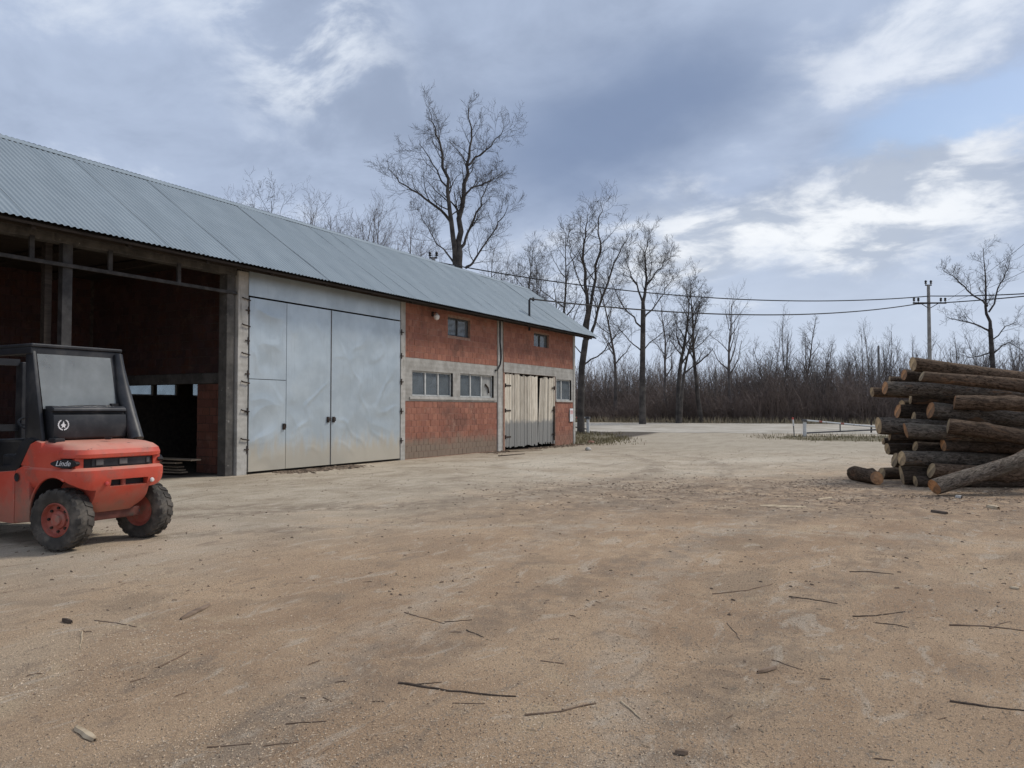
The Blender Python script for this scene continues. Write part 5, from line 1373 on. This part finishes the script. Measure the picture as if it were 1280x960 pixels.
barrier(on_ground(1006, 546), RGT*1.0-FWD*.12, 4.6, 'swing_barrier', 'white swing barrier standing in grass left of the log pile', .42)
barrier(on_ground(735, 541), -RGT*1.0+FWD*.15, 3.6, 'swing_barrier', 'white swing barrier half hidden by the right corner of the barn', -.02)
b = on_ground(993, 546); mk = empty('marker_post', tuple(b)); tag(mk, 'thin leaning red and white marker post beside the road', 'post')
m = MB(); m.tube([(0, 0, -.1), (-.04, 0, .62)], .03, 8); m.build('shaft', M['steel'], mk)
m = MB(); m.tube([(-.04, 0, .62), (-.07, 0, .98)], .045, 8); m.build('white_tip', M['white_paint'], mk)
m = MB(); m.tube([(-.07, 0, .98), (-.08, 0, 1.10)], .045, 8); m.build('red_tip', M['lens_red'], mk)
b = on_ground(1089, 541); st = empty('gate_stake', tuple(b)); tag(st, 'short dark bent stake at the far end of the right barrier', 'stake')
m = MB(); m.tube([(0, 0, -.1), (.02, 0, .7), (.14, .05, 1.05)], .05, 8); m.build('shaft', M['darkmetal'], st)

# ================================================================== LOOSE THINGS ON THE YARD
def stick(pixels, r, mat, label, name='stick', cat='stick', flat=False, seed=0):
    pts = []; rs = random.Random(seed)
    gp = [on_ground(*p) for p in pixels]; c = gp[0]
    for i in range(len(gp)-1):
        for k in range(5):
            v = gp[i].lerp(gp[i+1], k/5); L = (gp[i+1]-gp[i]).length
            v += Vector((rs.gauss(0, .012), rs.gauss(0, .012), 0))*L; v.z = ground_h(v.x, v.y)+r*.25; pts.append(v-c)
    v = gp[-1].copy(); v.z = ground_h(v.x, v.y)+r*.25; pts.append(v-c); n = len(pts)
    r *= .62
    m = MB(); m.tube(pts, [r*(1-.55*i/(n-1))*rs.uniform(.82, 1.15) for i in range(n)], 7)
    if flat: m.v = [(x, y, z) for (x, y, z) in m.v]
    o = m.build(name, mat, smooth=True); o.location = c; tag(o, label, cat, 'sticks on the yard'); return o
def slab_piece(pixels, w, mat, label, seed, th=.018, name='bark_piece', cat='bark'):
    a, b = on_ground(*pixels[0]), on_ground(*pixels[1]); d = (b-a); L = d.length; d.normalize(); nrm = Vector((-d.y, d.x, 0)); m = MB(); n = 7; rs = random.Random(seed)
    for i in range(n):
        t = i/(n-1); ww = w*(math.sin(math.pi*(.12+.76*t)))*rs.uniform(.75, 1.15); cpt = a.lerp(b, t)-a
        for (s, z) in ((-1, .004), (-.5, th*1.4), (.5, th*1.5), (1, .004)):
            q = cpt+nrm*ww*s; g = ground_h(a.x+q.x, a.y+q.y)-a.z; m.v.append((q.x, q.y, g+z*.6+.004*math.sin(t*3)))
    for i in range(n-1):
        for j in range(3): k = i*4+j; m.f.append((k, k+1, k+5, k+4)); m.m.append(0)
    o = m.build(name, mat, smooth=True, fix=False); o.location = a; tag(o, label, cat, 'bark and chip pieces on the yard'); return o
SD, SP, SM = M['stick_d'], M['stick_p'], M['stick_m']
STK = [
 ([(498, 854), (560, 864), (645, 871)], .014, SD, 'long dark stick in the foreground, left of the picture centre'),
 ([(520, 856), (552, 853)], .008, SD, 'short side twig beside the long dark foreground stick'),
 ([(565, 879), (606, 880)], .007, SM, 'small twig just below the long dark foreground stick'),
 ([(656, 895), (700, 890), (745, 880)], .013, SM, 'crooked brown stick in the bottom centre'),
 ([(776, 878), (801, 899)], .013, SP, 'pale split stick at bottom centre right of the crooked brown one'),
 ([(1188, 877), (1235, 884), (1282, 889)], .013, SD, 'dark stick reaching out of the picture at lower right'),
 ([(986, 746), (1010, 749), (1047, 755)], .011, SD, 'thin dark stick lying right of centre in the middle yard'),
 ([(1066, 771), (1095, 770), (1131, 765)], .011, SD, 'thin dark stick, upper of two near the right foreground'),
 ([(1094, 779), (1118, 781), (1136, 785)], .009, SD, 'thin dark stick, lower of two near the right foreground'),
 ([(1188, 782), (1230, 783), (1280, 789)], .013, SM, 'forking branch lying at the right picture edge'),
 ([(1238, 786), (1250, 780), (1263, 777)], .010, SM, 'short prong across the forking branch at the right edge'),
 ([(506, 766), (530, 773), (556, 780)], .010, SM, 'thin brown stick left of centre pointing down right'),
 ([(556, 778), (590, 775)], .008, SD, 'short dark stick touching the thin brown stick left of centre'),
 ([(583, 788), (605, 797)], .009, SD, 'tiny dark twig right of the thin brown stick'),
 ([(198, 835), (216, 826), (236, 815)], .012, SM, 'curved brown stick in the left foreground'),
 ([(103, 790), (101, 812)], .010, SP, 'pale upright lying sliver in the left foreground'),
 ([(118, 776), (145, 779), (171, 784)], .009, SM, 'thin twig in the left foreground below the forklift'),
 ([(163, 853), (182, 847)], .008, SM, 'short twig below the curved brown stick'),
 ([(258, 935), (315, 930)], .008, SM, 'thin twig at the bottom left edge, left one of two'),
 ([(330, 933), (373, 928)], .008, SM, 'thin twig at the bottom left edge, right one of two'),
 ([(357, 905), (408, 902)], .008, SM, 'thin twig above the two at the bottom left edge'),
 ([(890, 743), (935, 738), (966, 730)], .010, SM, 'slender bent stick in the middle of the yard'),
 ([(1062, 715), (1088, 715), (1117, 718)], .011, SD, 'dark straight twig on the yard before the log pile'),
 ([(675, 826), (705, 830)], .008, SM, 'faint small twig at the centre foreground'),
 ([(965, 825), (1003, 838)], .008, SM, 'fine twig in the lower right middle'),
 ([(910, 780), (925, 800)], .008, SM, 'small twig between centre and right foreground')]
for i, (px, r, mt_, lab) in enumerate(STK): stick(px, r, mt_, lab, seed=i)
slab_piece([(226, 775), (262, 757)], .034, M['stick_m'], 'leaf shaped slab of bark in the left foreground', 1)
slab_piece([(95, 911), (119, 927)], .026, M['stick_p'], 'pale wood chip in the bottom left corner', 2, name='wood_chip', cat='wood chip')
slab_piece([(78, 777), (90, 780)], .018, M['stick_d'], 'dark lump of bark in the left foreground', 3, .03)
slab_piece([(947, 842), (970, 836)], .022, M['stick_m'], 'curled bark flake in the lower right middle', 4)
slab_piece([(1262, 735), (1274, 737)], .03, M['stick_p'], 'pale flake near the right edge before the logs', 5, name='wood_chip', cat='wood chip')
slab_piece([(950, 632), (1008, 634)], .16, M['stick_p'], 'broad pale slab lying flat on the yard before the pile', 6, .012, 'offcut', 'offcut')
slab_piece([(1022, 625), (1040, 622)], .06, M['stick_p'], 'small pale offcut near the stubby log', 7, .02, 'offcut', 'offcut')
slab_piece([(1164, 640), (1184, 643)], .06, M['stick_d'], 'dark bark chunk before the leaning log', 8, .04)
slab_piece([(1234, 634), (1248, 637)], .08, M['stick_p'], 'light lump of wood at right before the pile', 9, .05, 'offcut', 'offcut')
slab_piece([(1195, 622), (1202, 623)], .05, M['white_paint'], 'small white scrap beside the leaning log end', 10, .05, 'scrap', 'scrap')
slab_piece([(844, 942), (860, 944)], .018, M['stick_m'], 'brown crumpled flake at the bottom right of centre', 11, .02)
# boards lying inside the bay
for i, (x, y, z, l, w, a, lab) in enumerate([(-17.5, 12.35, .02, 2.6, .22, .10, 'bottom board of the low stack in the open bay'), (-17.4, 12.40, .10, 2.4, .20, .02, 'second board from the ground in the low bay stack'), (-17.6, 12.32, .18, 2.5, .18, .16, 'third board from the ground in the low bay stack'),
        (-17.3, 12.36, .26, 2.2, .20, -.04, 'fourth board from the ground in the low bay stack'), (-17.2, 12.34, .36, 3.0, .30, .05, 'wide pale board on top of the low bay stack')]):
    m = MB(); m.box(-l/2, l/2, -w/2, w/2, 0, .035); o = m.build('board', M['plank'], bevel=.004); o.location = (x, y, z+.012); o.rotation_euler = (0, .015*(i % 3-1), a); tag(o, lab, 'board', 'boards in the open bay')
for i, (x, y) in enumerate([(-18.2, 12.3), (-16.6, 12.4)]):
    m = MB(); m.box(-.05, .05, -.2, .2, 0, .03); 
# rubbish along the wall foot
for i, (px, lab, l, w, th) in enumerate([((655, 564), 'flat grey board lying before the plank doors', 1.7, .30, .05), ((700, 553), 'broken brick rubble piece at the foot of the right corner', .5, .25, .12), ((640, 569), 'thin dark lath lying before the plank doors', 2.0, .07, .03), ((735, 563), 'white stone lump on the grass edge beyond the corner', .42, .3, .12)]):
    g = on_ground(*px); m = MB(); m.box(-l/2, l/2, -w/2, w/2, 0, th); 
    if i in (1, 3):
        m = MB(); m.lathe([(.001, 0), (l*.42, .0), (l*.5, th*.35), (l*.40, th*.8), (l*.2, th), (.001, th*1.02)], (0, 0, 0), 'z', 12)
        m.v = [(x*(1+.35*noise.noise(Vector((x*6, y*6, z*6+i)))), y*.6*(1+.35*noise.noise(Vector((x*6, y*6, 3)))), z*(1+.3*noise.noise(Vector((x*7, y*7, 9))))) for (x, y, z) in m.v]
    o = m.build(('board', 'rubble', 'lath', 'stone')[i], (M['plank'], M['brick'], M['stick_d'], M['concrete_pale'])[i], bevel=.012); o.location = (max(g.x, XF+.25), g.y, g.z); o.rotation_euler = (.03, .02, R(70)+i*.2); tag(o, lab, ('board', 'rubble', 'lath', 'stone')[i])

# fine litter nobody could count
def litter(name, n, region, smin, smax, asp, mat, label, seed, lift=.004, thick=False):
    rs = random.Random(seed); mb = MB(); k = 0
    while k < n:
        a, d = region(rs); 
        if a is None: continue
        p = W(a, d); z = ground_h(p.x, p.y)+lift; L = rs.uniform(smin, smax); w = L*rs.uniform(*asp); t = rs.uniform(0, 6.283); c, s = math.cos(t), math.sin(t); tz = rs.uniform(-.25, .25)*L; h = (w*.35 if thick else w*.18)
        ux, uy, vx, vy = c*L/2, s*L/2, -s*w/2, c*w/2
        mb.add([(p.x-ux-vx, p.y-uy-vy, z-.003), (p.x+ux-vx*.6, p.y+uy-vy*.6, z-.003+abs(tz)*.3), (p.x+ux+vx*.6, p.y+uy+vy*.6, z-.003+abs(tz)*.3), (p.x-ux+vx, p.y-uy+vy, z-.003),
                (p.x-ux*.7, p.y-uy*.7, z+h), (p.x+ux*.7, p.y+uy*.7, z+h+abs(tz)*.4)], [(0, 1, 5, 4), (1, 2, 5), (2, 3, 4, 5), (3, 0, 4)]); k += 1
    o = mb.build(name, mat, fix=False); tag(o, label, 'litter', kind='stuff'); return o
def reg_saw(rs):
    d = 2.9+13*rs.random()**1.6; a = rs.uniform(-.75, .75)*d
    zb = min(14+1.45*a, 14+.62*a)
    if d > zb+noise.noise(Vector((a*.6, d*.6, 0)))*3: return None, None
    if noise.noise(Vector((a*.9, d*.9, 4))) < rs.uniform(-.75, .15): return None, None
    return a, d
litter('wood_chips', 45000, reg_saw, .005, .016, (.2, .5), M['chip'], 'pale sawdust and fine wood chips strewn over the foreground', 1)
litter('bark_crumbs', 5000, reg_saw, .004, .012, (.2, .5), M['barkbits'], 'dark bark crumbs strewn among the wood chips', 2)
litter('twig_litter', 90, reg_saw, .02, .10, (.035, .08), M['stick_m'], 'tiny dark twigs scattered through the sawdust', 21, thick=True)
litter('twig_litter', 260, reg_saw, .015, .06, (.05, .14), M['stick_p'], 'tiny pale slivers scattered through the sawdust', 22, thick=True)
def reg_pile(rs):
    a = rs.uniform(-1, 13); d = 15.0+rs.gauss(0, 1.6)-.04*(a-8)
    if d < 9 or d > 19.5 or rs.random() > sstep(-3, 8, a)+.05: return None, None
    if noise.noise(Vector((a*.55, d*1.1, 3)))+.5*noise.noise(Vector((a*1.9, d*2.6, 7))) < rs.uniform(-.3, .55): return None, None
    return a, d
litter('bark_litter', 2600, reg_pile, .01, .07, (.12, .4), M['barkbits'], 'trampled bark litter on the ground before the log pile', 3, thick=True)
litter('splinters', 700, reg_pile, .015, .09, (.10, .35), M['chip'], 'pale wood splinters on the ground before the log pile', 4, thick=True)
def reg_gate(rs):
    y = rs.uniform(14.0, 17.0) if rs.random() < .55 else rs.uniform(24, 33); x = XF+.15+abs(rs.gauss(0, .35)); p = Vector((x, y, 0)); return cx(x, y), cz(x, y)
litter('wall_litter', 1600, reg_gate, .03, .16, (.15, .6), M['barkbits'], 'dark bark scraps swept along the foot of the barn front', 5, thick=True)
def reg_yard(rs):
    d = 6+24*rs.random(); a = rs.uniform(-.7, .8)*d
    p = W(a, d)
    if p.x < XF+.3: return None, None
    return a, d
litter('yard_scraps', 1500, reg_yard, .01, .045, (.2, .6), M['barkbits'], 'scattered small dark scraps over the grey yard', 6, thick=True)
